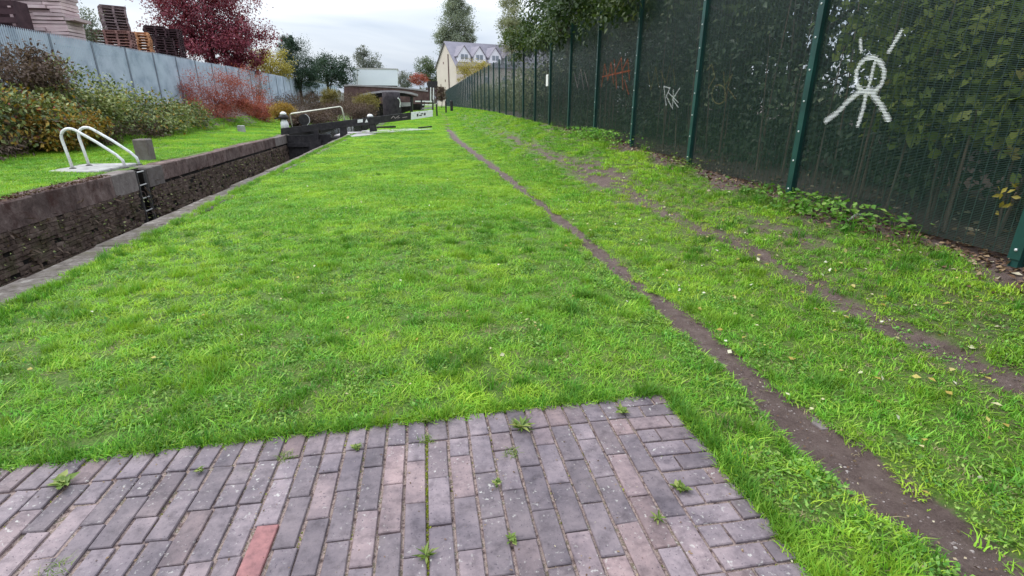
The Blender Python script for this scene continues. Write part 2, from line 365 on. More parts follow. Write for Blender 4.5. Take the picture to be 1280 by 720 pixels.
def water_mat():
    m, t, o = newmat('water'); b = t.nodes.new('ShaderNodeBsdfPrincipled'); b.inputs['Base Color'].default_value = (.012, .014, .010, 1)
    b.inputs['Roughness'].default_value = .06; b.inputs['Specular IOR Level'].default_value = .5; b.inputs['IOR'].default_value = 1.33
    bn = t.nodes.new('ShaderNodeBump'); bn.inputs['Strength'].default_value = .12; bn.inputs['Distance'].default_value = .05
    bn.inputs['Strength'].default_value = .6; t.links.new(noise(t, 3.5, 4, .5, pos(t)), bn.inputs['Height']); t.links.new(bn.outputs[0], b.inputs['Normal'])
    t.links.new(b.outputs[0], o.inputs[0]); return m
M['water'] = water_mat()
# leaves
GR = [(0, (.075, .20, .022)), (.3, (.155, .37, .034)), (.65, (.23, .47, .045)), (.9, (.32, .53, .07)), (1, (.44, .46, .18))]
M['grass'] = leaf_mat('grass', GR, .33, .5, patch=(.55, (.355, .56, .05), .42, .60), inst=.2)
M['grass_dark'] = leaf_mat('grass_dark', [(0, (.055, .15, .018)), (.5, (.11, .27, .028)), (1, (.18, .37, .045))], .33, .5, patch=(.7, (.25, .44, .035), .44, .60), inst=.2)
M['clover'] = leaf_mat('clover', [(0, (.07, .19, .02)), (.6, (.16, .33, .05)), (1, (.30, .44, .11))], .3, .5, inst=.3)
M['straw'] = leaf_mat('straw', [(0, (.24, .19, .10)), (1, (.42, .36, .2))], .2, .7)
M['weed'] = leaf_mat('weed', [(0, (.08, .14, .025)), (.6, (.16, .24, .045)), (1, (.32, .35, .11))], .3, .5)
M['moss'] = leaf_mat('moss', [(0, (.16, .20, .015)), (1, (.36, .38, .05))], .2, .8)
M['lf_ivy'] = leaf_mat('lf_ivy', [(0, (.018, .030, .014)), (.6, (.046, .076, .032)), (.9, (.09, .13, .05)), (1, (.22, .24, .13))], .12, .45, spec=.35)
M['lf_tree'] = leaf_mat('lf_tree', [(0, (.024, .044, .017)), (.5, (.050, .084, .026)), (.85, (.10, .135, .04)), (1, (.20, .21, .09))], .25, .45, spec=.35)
M['lf_near'] = leaf_mat('lf_near', [(0, (.045, .08, .022)), (.5, (.10, .155, .04)), (.85, (.18, .23, .065)), (1, (.28, .28, .11))], .3, .45)
M['lf_maple'] = leaf_mat('lf_maple', [(0, (.09, .14, .03)), (.5, (.20, .27, .055)), (.85, (.34, .38, .09)), (1, (.48, .40, .14))], .35, .45)
M['lf_purple'] = leaf_mat('lf_purple', [(0, (.075, .012, .022)), (.5, (.19, .034, .056)), (.85, (.30, .07, .10)), (1, (.36, .14, .15))], .25, .5)
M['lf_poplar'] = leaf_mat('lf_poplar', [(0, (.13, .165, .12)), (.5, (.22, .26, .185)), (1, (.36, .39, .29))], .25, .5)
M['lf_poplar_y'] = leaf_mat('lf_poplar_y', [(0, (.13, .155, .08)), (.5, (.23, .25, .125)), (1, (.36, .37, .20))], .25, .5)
M['lf_pine'] = leaf_mat('lf_pine', [(0, (.016, .036, .022)), (.5, (.035, .068, .038)), (1, (.075, .12, .062))], .15, .5)
M['lf_green'] = leaf_mat('lf_green', [(0, (.04, .065, .03)), (.5, (.085, .125, .05)), (1, (.17, .20, .08))], .25, .5)
M['lf_ash'] = leaf_mat('lf_ash', [(0, (.10, .12, .085)), (.6, (.17, .20, .14)), (1, (.28, .29, .21))], .25, .5)
M['lf_yellow'] = leaf_mat('lf_yellow', [(0, (.20, .16, .03)), (.5, (.36, .30, .06)), (1, (.50, .44, .13))], .3, .5)
M['lf_olive'] = leaf_mat('lf_olive', [(0, (.10, .085, .025)), (.5, (.20, .165, .045)), (1, (.32, .26, .08))], .3, .5)
M['lf_red'] = leaf_mat('lf_red', [(0, (.15, .034, .028)), (.5, (.34, .088, .066)), (1, (.48, .17, .11))], .3, .6)
M['lf_brown'] = leaf_mat('lf_brown', [(0, (.055, .036, .030)), (.5, (.12, .078, .062)), (1, (.22, .16, .12))], .2, .7)
M['lf_bramble'] = leaf_mat('lf_bramble', [(0, (.03, .045, .018)), (.45, (.14, .18, .055)), (.75, (.32, .35, .12)), (1, (.50, .50, .24))], .2, .5, spec=.35)
M['lf_gold'] = leaf_mat('lf_gold', [(0, (.16, .085, .02)), (.5, (.34, .20, .035)), (1, (.46, .32, .07))], .3, .5)
M['lf_rust'] = leaf_mat('lf_rust', [(0, (.045, .018, .012)), (.6, (.10, .045, .028)), (1, (.12, .10, .04))], .1, .8)
M['lf_litter'] = leaf_mat('lf_litter', [(0, (.07, .040, .025)), (.5, (.17, .10, .06)), (.85, (.30, .21, .12)), (1, (.55, .50, .36))], .1, .7)
M['lf_fallen'] = leaf_mat('lf_fallen', [(0, (.30, .20, .04)), (.4, (.46, .38, .10)), (.7, (.56, .52, .30)), (1, (.66, .64, .52))], .15, .6)
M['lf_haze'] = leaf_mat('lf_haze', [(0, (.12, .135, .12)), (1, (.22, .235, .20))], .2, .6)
# ------------------------------------------------------------------ ground sheet
def lines(*segs):
    o = []
    for a, b, st in segs:
        n = max(1, int(round((b-a)/st))); o += list(np.linspace(a, b, n, endpoint=False))
    return np.array(o+[segs[-1][1]])
gx = lines((-600, -60, 90), (-60, -20, 4), (-20, -14.5, .8), (-14.5, -7.65, .35), (-7.65, -7.5, .15), (-7.5, -3.62, 3.88), (-3.62, -3, .1), (-3, .9, .12), (.9, 1.25, .07), (1.25, 1.45, .03), (1.45, 2.5, .05), (2.5, 4.6, .07),
           (4.6, 9, .4), (9, 30, 3), (30, 70, 10), (70, 600, 106))
gy = lines((-40, -4, 4), (-4, .8, .3), (.8, 2.2, .1), (2.2, 2.7, .035), (2.7, 6, .07), (6, 14, .12), (14, 30, .25), (30, 54, .5), (54, 100, 2.5), (100, 200, 10), (200, 1500, 130))
XX, YY = np.meshgrid(gx, gy); V = np.stack([XX, YY, gz(XX, YY)], -1)
MU = mud(XX, YY); MU = np.where((XX < -7) & (XX > -9), .25, MU); MU = np.where(XX < -11, .7, MU); MU = np.where(XX > 4.3, 1, MU); MU = np.maximum(MU, .42*sst(2.4, 2.9, XX)*(XX < 4.4)*(YY < 18))
V[..., 2] -= .09*on_pave(XX, YY, -.004)
nx, ny = len(gx), len(gy)
idx = np.arange(nx*ny).reshape(ny, nx)
q = np.stack([idx[:-1, :-1], idx[:-1, 1:], idx[1:, 1:], idx[1:, :-1]], -1).reshape(-1, 4)
cx = (XX[:-1, :-1]+XX[1:, 1:]).ravel()/2; cy = (YY[:-1, :-1]+YY[1:, 1:]).ravel()/2
keep = ~((cx > -7.5) & (cx < -3.62) & (cy < 54) & (cy > -40))
me = np_mesh('ground', V.reshape(-1, 3), q[keep], M['ground'], [('mud', 'POINT', MU.ravel())], True)
tag(link('ground', me), kind='structure')
# ------------------------------------------------------------------ canal: water, bed, walls
mb = MB(); mb.quad((CAN_L-.1, -40, -2.6), (CAN_R+.1, -40, -2.6), (CAN_R+.1, 30.2, -2.6), (CAN_L-.1, 30.2, -2.6)); tag(mb.build('lock_water', M['water']), kind='structure')
mb = MB(); mb.quad((CAN_L-.1, 30.5, -.32), (-3.3, 30.5, -.32), (-3.3, 54, -.32), (CAN_L-.1, 54, -.32)); tag(mb.build('canal_water', M['water']), kind='structure')
LAD0, LAD1 = 14.62, 15.14
fw = thing('lock_wall', 'far lock wall of dark mossy stone and rough brick courses', 'wall', (CAN_L, 20, -1.3))
mb = MB()
for a, b in ((-12, LAD0), (LAD1, 30.6)): mb.box(-7.56, CAN_L-.03, a, b, -2.7, -.05)
mb.box(-7.56, -7.50, LAD0, LAD1, -2.7, -.07)
mb.build('wall_core', M['wall_core'], fw)
y = 3.0; stones = []
cuts = [3.0, 4.6, 6.1, 7.7, 9.2, 10.9, 12.2, 13.55, LAD0]
cuts2 = [LAD1, 15.95, 17.6, 19.2, 20.9, 22.4, 24.2, 25.9, 27.6, 29.2, 30.6]
for cs in (cuts, cuts2):
    for a, b in zip(cs[:-1], cs[1:]):
        pale = (a >= 13.5 and b <= 16) or a > 27
        hh = .5 if a < 15.9 else .42
        mb = MB(); mb.cham(-7.78+random.uniform(-.03, .03), CAN_L+random.uniform(-.012, .02), a+.006, b-.006, -hh, random.uniform(-.012, .012), .022, .008)
        mb.build('coping_stone', M['cop_pale' if pale else 'cop_far'], fw)
rows = []; ZT = -.51; BH, BL = .082, .235
bricks = []
for r in range(13):
    z1 = ZT-r*BH; off = (r % 2)*BL/2+random.uniform(-.02, .02); yy = 3.0+off
    while yy < 30.3:
        L_ = BL*random.choice([1, 1, 1, .5, 1.02])
        if not (yy+L_ > LAD0-.02 and yy < LAD1+.02):
            bricks.append((yy, yy+L_-.012, z1-BH+.012, z1, r))
        yy += L_
wm = [MB() for _ in range(7)]
wmesh = []
def wbrick(m, a, b, z0, z1, pr):
    m.box(CAN_L-.12, CAN_L+pr, a, b, z0, z1, 0, .005)
near = [b for b in bricks if b[0] > 8.6 and b[4] < 9 and b[1] < 30]
near.sort(key=lambda b: b[0]); chosen = set(id(b) for b in near[:290])
st = MB()
for b in bricks:
    if b[4] > 1 and random.random() < .06: continue
    pr = random.uniform(-.018, .012)-(.02 if random.random() < .15 else 0)+(.02 if b[4] in (2, 3) and b[0] < 12 else 0)
    if id(b) in chosen:
        m = MB(); wbrick(m, *b[:4], pr); m.build('brick', M['wall_brick'], fw)
    else: wbrick(st, *b[:4], pr)
st.build('distant_brickwork', M['wall_brick'], fw, kind='stuff')
nw = thing('lock_wall', 'near lock wall edged with pale lichen-spotted coping stones beside the grass', 'wall', (CAN_R, 12, -1.3))
mb = MB(); mb.box(CAN_R+.03, -3.62, -12, 30.6, -2.7, -.06); mb.build('wall_core', M['wall_core'], nw)
yy = -2.0
while yy < 30:
    b = yy+random.uniform(.95, 1.45)
    mb = MB(); x1 = -3.47+random.uniform(-.03, .03)-.004*max(0, yy-5)
    mb.cham(CAN_R+random.uniform(-.02, .012)-.010*max(0, yy-8), x1, yy+.006, b-.008, -.36, random.uniform(.005, .03), .022, .012)
    mb.build('coping_stone', M['cop_near'], nw); yy = b
# far bank and upstream edges
mb = MB(); mb.box(-7.6, CAN_L, 30.6, 54, -1.2, .02); tag(mb.build('canal_bank', M['wall_core'], nw and None), kind='structure')
mb = MB(); mb.box(-3.35, -3.0, 30.7, 54, -1.2, .03); mb.box(-3.7, -3.34, 30.62, 31.0, -1.2, .03); tag(mb.build('canal_edge', M['cop_near']), kind='structure')
# concrete pad, ladder, hoops
pad = MB(); pad.cham(-9.1, -7.79, 14.0, 15.75, -.1, .075, .02); o = pad.build('concrete_slab', M['concrete']); tag(o, 'pale concrete slab under the white ladder handrails', 'slab')
ld = thing('lock_ladder', 'steel ladder set in the slot of the far lock wall', 'ladder', (CAN_L, 14.88, -1))
for yy in (LAD0+.05, LAD1-.05):
    mb = MB(); mb.box(-7.37, -7.31, yy-.02, yy+.02, -2.7, -.03); mb.build('rail', M['steel'], ld)
for k in range(8):
    mb = MB(); z = -.07-.33*k; mb.tube([(-7.34, LAD0+.03, z), (-7.34, LAD1-.03, z)], .017, 6); mb.build('rung', M['rung'], ld)
def hoop(y, lab):
    t = thing('handrail', lab, 'handrail', (-7.9, y, .07), 'white hoop handrails at the lock ladder')
    pts = [(-8.66, y, .06), (-8.70, y, .55), (-8.72, y, .78)]
    for k in range(1, 8):
        a = pi-pi*k/8*.80; pts.append((-8.50+.22*cos(a), y, .80+.22*sin(a)))
    pts += [(-7.98, y, .70), (-7.62, y, .40), (-7.50, y, .26), (-7.47, y, .06)]
    m = MB(); m.tube(pts, .034, 10); m.build('hoop', M['white'], t, True)
    for x in (-8.66, -7.47):
        m = MB(); m.lathe((x, y, .07), [(.07, 0), (.07, .02), (.045, .03)], 12); m.build('foot_plate', M['steel'], t)
hoop(14.55, 'white tubular hoop handrail nearer to the camera, at the left of the pair')
hoop(15.22, 'white tubular hoop handrail farther away, at the right of the pair')
pc = G(176, 205); mb = MB(); mb.cham(pc[0]-.42, pc[0]-.06, pc[1]+.7, pc[1]+1.05, -.1, .62, .03, .01)
tag(mb.build('concrete_post', M['cop_pale']), 'squat grey concrete block standing in the grass behind the white handrails', 'post')
ms = G(301, 163, .1); mb = MB(); mb.cham(ms[0]*.93-.16, ms[0]*.93+.16, ms[1]*.93, ms[1]*.93+.25, 0, .46, .03, .01)
tag(mb.build('marker_stone', M['concrete']), 'small grey marker stone in the grass by the red bush', 'stone')
# ------------------------------------------------------------------ brick paving
pv = MB(); pv.poly([(-2.75, -2, -.011), (PAVE_R, -2, -.011), (PAVE_R, float(pave_top(PAVE_R)), -.011), (-2.75, float(pave_top(-2.75)), -.011)])
pave = pv.build('brick_paving', M['joint']); tag(pave, kind='structure')
def bmesh_of(L_, W_, mat):
    m = MB(); m.cham(-L_/2, L_/2, -W_/2, W_/2, -.05, 0, .0035, .0022); return m.mesh('brick', mat)
def proto(L_, W_, mat='paver', n=4): return [bmesh_of(L_, W_, M[mat]) for _ in range(n)]
full = proto(.277, .094, n=8); half = proto(.135, .094); three = proto(.205, .094)
sold = proto(.19, .0955, n=6); bfull = proto(.2, .0965, n=6); bhalf = proto(.096, .0965)
fulln = proto(.277, .087, n=8); halfn = proto(.135, .087); soldn = proto(.19, .088, n=6)
LEN = {id(fulln): .277, id(halfn): .135, id(soldn): .19, id(full): .277, id(half): .135, id(three): .205, id(sold): .19, id(bfull): .2, id(bhalf): .096}
plist = []      # (x, y, rot, kind)
COLW = .108
def warp(u, v):  # the courses fan slightly towards the left
    uu = min(0, u); return (u+.045*max(uu, -1.6)*(v-2.2)*.6, v+.04*u)
SOLD = .196
u = 1.0-COLW/2; ci = 0
while u > -2.7:
    a = .027*min(0, max(u, -1.6)); nar = u < -.1
    x, y = warp(u, 2.445-SOLD/2); plist.append((x, y, pi/2+a+.03, soldn if nar else sold))
    v = 2.445-SOLD-.008; first = True
    while v > -1.9:
        if first and ci % 2 == 0: L_, pr = .135, (halfn if nar else half)
        elif random.random() < .06: L_, pr = (.135, halfn) if nar else (.205, three)
        else: L_, pr = .277, (fulln if nar else full)
        first = False
        x, y = warp(u, v-L_/2); plist.append((x, y, pi/2+a, pr)); v -= L_+random.uniform(.004, .009)
    u -= .1005 if nar else .10425 if -.08 < u < 0 else COLW; ci += 1
v = 2.49; k = 0
while v > -1.9:
    seq = [(.096, bhalf), (.2, bfull)] if k % 2 else [(.2, bfull), (.096, bhalf)]
    x = 1.006
    for L_, pr in seq:
        plist.append((x+L_/2+.0, v-.05, random.uniform(-.01, .01), pr)); x += L_+.011
    v -= .1095; k += 1
cz = G(318, 683); red = min([p for p in plist if p[3] is fulln], key=lambda p: (p[0]-cz[0])**2+(p[1]-cz[1])**2)
plist.sort(key=lambda p: -(p[1] if p[1] < 2.6 else 0))
redm = proto(.277, .087, 'red_brick', 1)[0]
rest = MB(); nbk = 0
for p in plist:
    x, y, r, pr = p
    z = random.gauss(0, .0022)
    if nbk < 298 and y > .9:
        me = redm if p is red else random.choice(pr)
        o = link('brick', me, pave, True); o.location = (x, y, z); nbk += 1
        o.rotation_euler = (random.gauss(0, .008), random.gauss(0, .008), r+random.gauss(0, .008))
        if p is red: o['label'] = 'bright red brick among the grey ones'
    else:
        L_ = LEN[id(pr)]
        c, s = cos(r), sin(r); b = len(rest.v); rest.cham(-L_/2, L_/2, -.047, .047, -.05, z, .006, .002)
        for i in range(b, len(rest.v)):
            a_, b_, c_ = rest.v[i]; rest.v[i] = (x+a_*c-b_*s, y+a_*s+b_*c, c_)
rest.build('outer_brickwork', M['paver'], pave, kind='stuff')
# ------------------------------------------------------------------ leaf clouds
def unit(v): return v/(np.linalg.norm(v, axis=-1, keepdims=True)+1e-9)
def leaf_mesh(name, C, D, Nn, S, mat, rnd, wide=.55, lobed=False):
    """kite leaves: base C, direction D, normal Nn, length S"""
    n = len(C); D = unit(D); Sd = unit(np.cross(D, Nn)); U = np.cross(Sd, D); S = S[:, None]
    if not lobed:
        pts = [C, C+S*(.42*D+wide*.5*Sd+.08*U), C+S*(1.0*D-.05*U), C+S*(.42*D-wide*.5*Sd+.08*U)]
        V = np.stack(pts, 1).reshape(-1, 3); b = np.arange(n)[:, None]*4
        T = np.concatenate([b+np.array([[0, 1, 2]]), b+np.array([[0, 2, 3]])], 0)
        return np_mesh(name, V, T, mat, [('rnd', 'POINT', np.repeat(rnd, 4))])
    prof = [(0, 0), (.10, .30), (.42, .16), (.34, .55), (.60, .48), (.98, 0)]
    ring = [(a, s) for a, s in prof]+[(a, -s) for a, s in prof[-2:0:-1]]
    pts = [C+S*(a*D+s*Sd+(.10*abs(s)-.10*a*a)*U) for a, s in ring]; k = len(ring)
    V = np.stack(pts, 1).reshape(-1, 3); b = np.arange(n)[:, None]*k
    T = [(0, 1, 2), (0, 2, 3), (0, 3, 4), (0, 4, 5), (0, 5, 6), (0, 6, 7), (0, 7, 8), (0, 8, 9)]
    T = np.concatenate([b+np.array([t]) for t in T], 0)
    return np_mesh(name, V, T, mat, [('rnd', 'POINT', np.repeat(rnd, k))])
def cloud(blobs, n, leaf, rg, clus=.22, ncl=60, shell=.5, droop=0.0):
    """leaf positions in clumps spread through ellipsoids; blobs = (centre, radii, weight)"""
    wts = np.array([b[2] for b in blobs], float); wts /= wts.sum(); Cs, Os, Ts, cl = [], [], [], []
    for (c, r, _), wt in zip(blobs, wts):
        c = np.array(c, float); r = np.array(r, float); k = max(4, int(ncl*wt)); m = int(n*wt)
        d = unit(rg.normal(size=(k, 3))); rad = shell+(1-shell)*rg.random((k, 1))**.7
        cc = c+d*r*rad; tint = rg.random(k)
        i = rg.integers(0, k, m); p = cc[i]+rg.normal(size=(m, 3))*clus*r.mean()*np.array([1, 1, .7])
        Cs.append(p); Os.append(unit((p-c)/r)); Ts.append(tint[i]); cl.append(cc)
    C = np.concatenate(Cs); O = np.concatenate(Os); T = np.concatenate(Ts); n = len(C)
    Nn = unit(O*.45+np.array([0, 0, .75])+rg.normal(size=(n, 3))*.55)
    D = unit(O*.5+rg.normal(size=(n, 3))*.7+np.array([0, 0, -.25-droop]))
    S = leaf*(.65+.7*rg.random(n)); rnd = np.clip(.5*T+.5*rg.random(n)+rg.normal(size=n)*.06, 0, 1)
    return C, D, Nn, S, rnd, np.concatenate(cl)
def plant(name, label, cat, base, blobs, n, leaf, mat, seed, trunk=.12, limbs=7, group=None, clus=.22, ncl=60, shell=.5, wide=.55, lobed=False, droop=0.0,
          stem='trunk', crown='crown', keepf=None, bark='bark', extra=None):
    rg = np.random.default_rng(seed); base = np.array(base, float)
    t = thing(name, label, cat, base, group)
    C, D, Nn, S, rnd, cl = cloud(blobs, n, leaf, rg, clus, ncl, shell, droop)
    k = C[:, 2] > base[2]+.02
    if keepf is not None: k &= keepf(C)
    C, D, Nn, S, rnd = C[k], D[k], Nn[k], S[k], rnd[k]
    link(crown, leaf_mesh(crown, C, D, Nn, S, M[mat], rnd, wide, lobed), t)
    if extra:
        for mt, fr, nm in extra:
            kk = rg.random(len(C)) < fr
            j = rg.normal(size=(kk.sum(), 3))*leaf
            link(nm, leaf_mesh(nm, C[kk]+j, D[kk], Nn[kk], S[kk], M[mt], rg.random(kk.sum()), wide, lobed), t)
    if trunk:
        top = np.array(blobs[0][0], float); m = MB()
        mid = base*.5+top*.5+rg.normal(size=3)*.12*np.array([1, 1, 0])
        m.tube([base-[0, 0, .1], base*.8+mid*.2, mid, top], [trunk*1.25, trunk, trunk*.75, trunk*.35], 8)
        for q in cl[rg.permutation(len(cl))[:limbs]]:
            f = .25+.6*rg.random(); s = base*(1-f)+top*f if f > .5 else base*(1-2*f)+mid*2*f
            h = s*.5+q*.5+np.array([0, 0, .15*np.linalg.norm(q-s)*.4])
            m.tube([s, h, q], [trunk*.4, trunk*.26, trunk*.1], 5)
        m.build(stem, M[bark], t, True)
    return t
def ng(x, y): return float(gz(x, y))
# ------------------------------------------------------------------ right-hand mesh fence
FX, FY0, FS, FN = 4.2, 2.97, 2.515, 44
FH = 2.78
fence = thing('mesh_fence', 'tall dark green welded mesh security fence along the towpath', 'fence', (FX, 40, .9))
def post_mesh():
    m = MB(); m.box(-.035, .03, -.032, .032, -.3, FH+.02); m.box(-.047, -.035, -.042, .042, .05, FH-.05); m.box(-.037, .032, -.034, .034, FH+.02, FH+.035); return m.mesh('post', M['fgreen'])
pm = post_mesh(); bm_ = MB(); bm_.lathe((0, 0, 0), [(.011, 0), (.011, .006), (.006, .01)], 8)
for i, (a, b, c) in enumerate(bm_.v): bm_.v[i] = (-c, b, a)
bme = bm_.mesh('bolt', M['bolt'])
pz = MB(); nw_ = int((FH-.06)/.0127)
for k in range(nw_):
    z = .04+k*.0127; pz.hexa([(-.002, .035, z-.0016), (.002, .035, z-.0016), (.002, FS-.035, z-.0016), (-.002, FS-.035, z-.0016),
                             (-.002, .035, z+.0016), (.002, .035, z+.0016), (.002, FS-.035, z+.0016), (-.002, FS-.035, z+.0016)])
for k in range(33):
    y = .04+k*(FS-.08)/32; pz.hexa([(.002, y-.002, .03), (.006, y-.002, .03), (.006, y+.002, .03), (.002, y+.002, .03),
                                   (.002, y-.002, FH-.01), (.006, y-.002, FH-.01), (.006, y+.002, FH-.01), (.002, y+.002, FH-.01)])
panel_me = pz.mesh('mesh_panel', M['fwire'])
def fbase(y): return float(np.interp(y, ZBY, ZBZ))
bayz = {}
for k in range(-1, FN):
    y = FY0+k*FS; z = fbase(y)
    p = link('post', pm, fence); p.location = np.array(p.location)+np.array([FX, y, z])
    if k < 5:
        for j in range(9):
            bo = link('bolt', bme, p, True); bo.location = (-.047, .0, .12+j*.32)
    if k < FN-1:
        zz = (fbase(y)+fbase(y+FS))/2; bayz[k] = zz
        q = link('mesh_panel', panel_me, fence, kind='stuff'); q.location = np.array(q.location)+np.array([FX, y, zz])
# spray paint: whatever wire lies inside a stroke is painted
def paint(name, strokes, mat, label=None, h=.0031):
    segs = []; rp = random.Random(3)
    for pts, wpx in strokes:
        W = [PX(a, b, FX) for a, b in pts]
        for p, q in zip(W[:-1], W[1:]):
            d = np.linalg.norm((p+q)/2-np.array([0, 0, EYE])); segs.append((p[1:], q[1:], wpx*d/F/2))
    ys = [s[i][0] for s in segs for i in (0, 1)]; y0, y1 = min(ys)-.1, max(ys)+.1
    k = int(math.floor(((y0+y1)/2-FY0)/FS)); zb = bayz.get(k, .6); m = MB(); yy = np.arange(y0, y1, .006)
    for r in range(nw_):
        z = zb+.04+r*.0127; ins = np.zeros(len(yy), bool); core = ins.copy()
        for p, q, hw in segs:
            if z < min(p[1], q[1])-hw*1.3 or z > max(p[1], q[1])+hw*1.3: continue
            d = q-p; L2 = d@d+1e-9; t = np.clip(((yy-p[0])*d[0]+(z-p[1])*d[1])/L2, 0, 1)
            dd = np.hypot(yy-p[0]-t*d[0], z-p[1]-t*d[1]); ins |= dd < hw*.95; core |= dd < hw*.5
        for msk, hh, tk in ((ins & ~core, h*.45, .0034), (core, h, .0038)):
            e = np.flatnonzero(np.diff(np.concatenate([[0], msk.astype(int), [0]])))
            for a, b in zip(e[::2], e[1::2]):
                if rp.random() < (.2 if hh < h else .0): continue
                m.box(FX-tk, FX+tk, yy[a], yy[min(b, len(yy)-1)], z-hh, z+hh)
    o = m.build(name, M[mat], fence, kind='stuff')
    if label: o['label'] = label
def ell(cx, cy, rx, ry, tilt, n=20):
    return [(cx+rx*cos(t)*cos(tilt)-ry*sin(t)*sin(tilt), cy+rx*cos(t)*sin(tilt)+ry*sin(t)*cos(tilt)) for t in np.linspace(0, 2*pi, n+1)]
paint('graffiti', [(ell(1088, 94, 17.5, 22, .22), 6.5), ([(1095, 74), (1086, 111)], 5), ([(1084, 112), (1080, 135), (1073, 156)], 6), ([(1077, 113), (1060, 127), (1048, 140), (1033, 151)], 7),
                   ([(1089, 114), (1101, 130), (1111, 150)], 8), ([(1076, 113), (1090, 114)], 8), ([(1127, 40), (1112, 64)], 6), ([(1076, 50), (1077, 64)], 4.5)], 'g_white', 'white sprayed oval with a line through it and three legs')
paint('graffiti', [([(752, 108), (756, 80), (760, 100), (764, 78), (767, 104)], 2.4), ([(768, 75), (771, 110)], 2.4), ([(768, 92), (777, 72), (779, 112)], 2.4), ([(777, 90), (785, 74), (787, 100)], 2.4), ([(753, 96), (788, 88)], 2), ([(781, 100), (786, 118)], 2)], 'g_red', 'red scrawled tag', .0022)
paint('graffiti', [([(830, 108), (833, 132)], 1.8), ([(830, 108), (838, 110), (833, 120), (840, 134)], 1.8), ([(842, 112), (841, 136)], 1.8), ([(850, 110), (841, 124), (848, 134)], 1.8), ([(836, 116), (848, 128)], 1.5)], 'g_white', 'small white scrawled tag', .0022)
paint('graffiti', [([(810, 90), (814, 112), (820, 84), (824, 110)], 1.6), ([(826, 88), (832, 104), (838, 82)], 1.6), ([(842, 86), (844, 106)], 1.6)], 'g_yellow', 'faint yellow scrawled tag between two posts', .0016)
paint('graffiti', [([(884, 88), (890, 80), (894, 96), (886, 110)], 1.8), (ell(899, 118, 9, 12, 0, 12), 1.8), ([(905, 90), (907, 126)], 1.8), ([(907, 106), (916, 92), (910, 110), (920, 124)], 1.8)], 'g_yellow', 'faint yellow scrawled tag with a round letter', .0016)
paint('graffiti', [([(718, 92), (722, 110), (726, 86), (730, 112)], 1.6), ([(731, 90), (735, 108)], 1.6)], 'g_pink', 'faint pale pink tag', .0022)
sp = PX(683, 101, FX-.05); mb = MB(); mb.box(FX-.03, FX-.015, sp[1]-.16, sp[1]+.16, sp[2]-.17, sp[2]+.20)
sg = mb.build('sign', M['white']); tag(sg, 'small white plate hung on the green mesh fence', 'sign')
mb = MB(); mb.bar((FX-.022, sp[1], sp[2]+.2), (FX-.022, sp[1], sp[2]+.62), .02); mb.build('hanger_strap', M['steel'], sg, local=True)
# ------------------------------------------------------------------ vegetation behind the mesh fence
GAPD = unit(ray(1084, 26)); GAPE = np.array([0, 0, EYE])
def behind(C):      # stay off the fence; the canopy has one open gap towards the sky
    d = C-GAPE; t = d@GAPD; off = np.linalg.norm(d-t[:, None]*GAPD, axis=1)/np.maximum(t, .1)
    gap = (off < .115*(.6+.8*((np.sin(C[:, 1]*5)+np.sin(C[:, 2]*7+C[:, 0]*3))*.25+.5))) & (np.sin(C[:, 0]*11+C[:, 1]*7+C[:, 2]*13) > -.9)
    return ((C[:, 0] > FX+.12) | (C[:, 2] > FH+fbase(12)+.12) | ((C[:, 0] < FX-.12) & (C[:, 2] > 2.95))) & ~gap
TREES = [(2.0, 8.0), (4.6, 7.2), (7.4, 8.2), (10.2, 7.2), (13.2, 8.0), (16.2, 7.3), (19.4, 7.8), (22.2, 7.4), (24.6, 8.4), (9.0, 11.5), (15.0, 11.5), (21.5, 11.5)]
tl = ['at the right edge of the photo', 'behind the white sprayed oval', 'right of the second tall post', 'behind the round yellow tag', 'behind the white scrawl', 'behind the red scrawl', 'beside the red scrawl, farther back',
      'near the small white plate', 'last dense one before the open sky', 'in the second row behind the nearest posts', 'in the second row, middle', 'in the second row, far end']
for i, (ty, tx) in enumerate(TREES):
    h = 5.2+1.0*((i*37) % 5)/4; zb = .8
    bl = [((tx, ty, zb+h), (2.6, 2.2, 2.4), 1), ((tx-1.5, ty+.6, zb+h-1.0), (1.6, 1.7, 1.5), .7), ((tx+.4, ty-1.0, zb+h-2.2), (2.2, 1.6, 1.6), .6)]
    if i in (3, 4, 5, 6, 7): bl.append(((4.1, ty+.3, zb+3.05), (.85, 1.5, .7), .6))
    plant('dense_tree', 'dark leafy tree over the mesh fence, '+tl[i], 'tree', (tx+.3, ty, zb-.1), bl, 15000, .12 if i < 9 else .2, 'lf_tree' if i > 2 else 'lf_near', 100+i, .16, 8, 'dark trees behind the mesh fence',
          clus=.19, ncl=70, shell=.35, keepf=behind)
for i, ty in enumerate([1.2, 3.4, 5.6, 8.0, 10.4, 12.8, 15.4, 18.2, 21.2, 24.4]):
    zb = .75; hi = 1.5+.35*((i*3) % 4)
    bl = [((5.9, ty, zb+hi*.75), (1.25, 1.45, hi), 1), ((7.3, ty+.8, zb+hi), (1.4, 1.5, hi*1.3), .8), ((5.7, ty+.4, zb+.4), (1.1, 1.5, .55), .6)]
    plant('ivy_shrub', 'dark ivy covered undergrowth pressed behind the mesh fence, '+['at the right frame edge', 'under the yellow green maple sprays', 'below the white sprayed oval', 'between the two tallest posts', 'under the round yellow tag', 'below the white scrawl', 'below the red scrawl', 'below the faint pink tag', 'below the white plate', 'at the far thinning end'][i],
          'shrub', (6.0, ty, zb-.1), bl, 7500, .11, 'lf_ivy', 200+i, .06, 6, 'undergrowth behind the mesh fence', clus=.22, ncl=60, shell=.2, keepf=behind, stem='stem', crown='foliage')
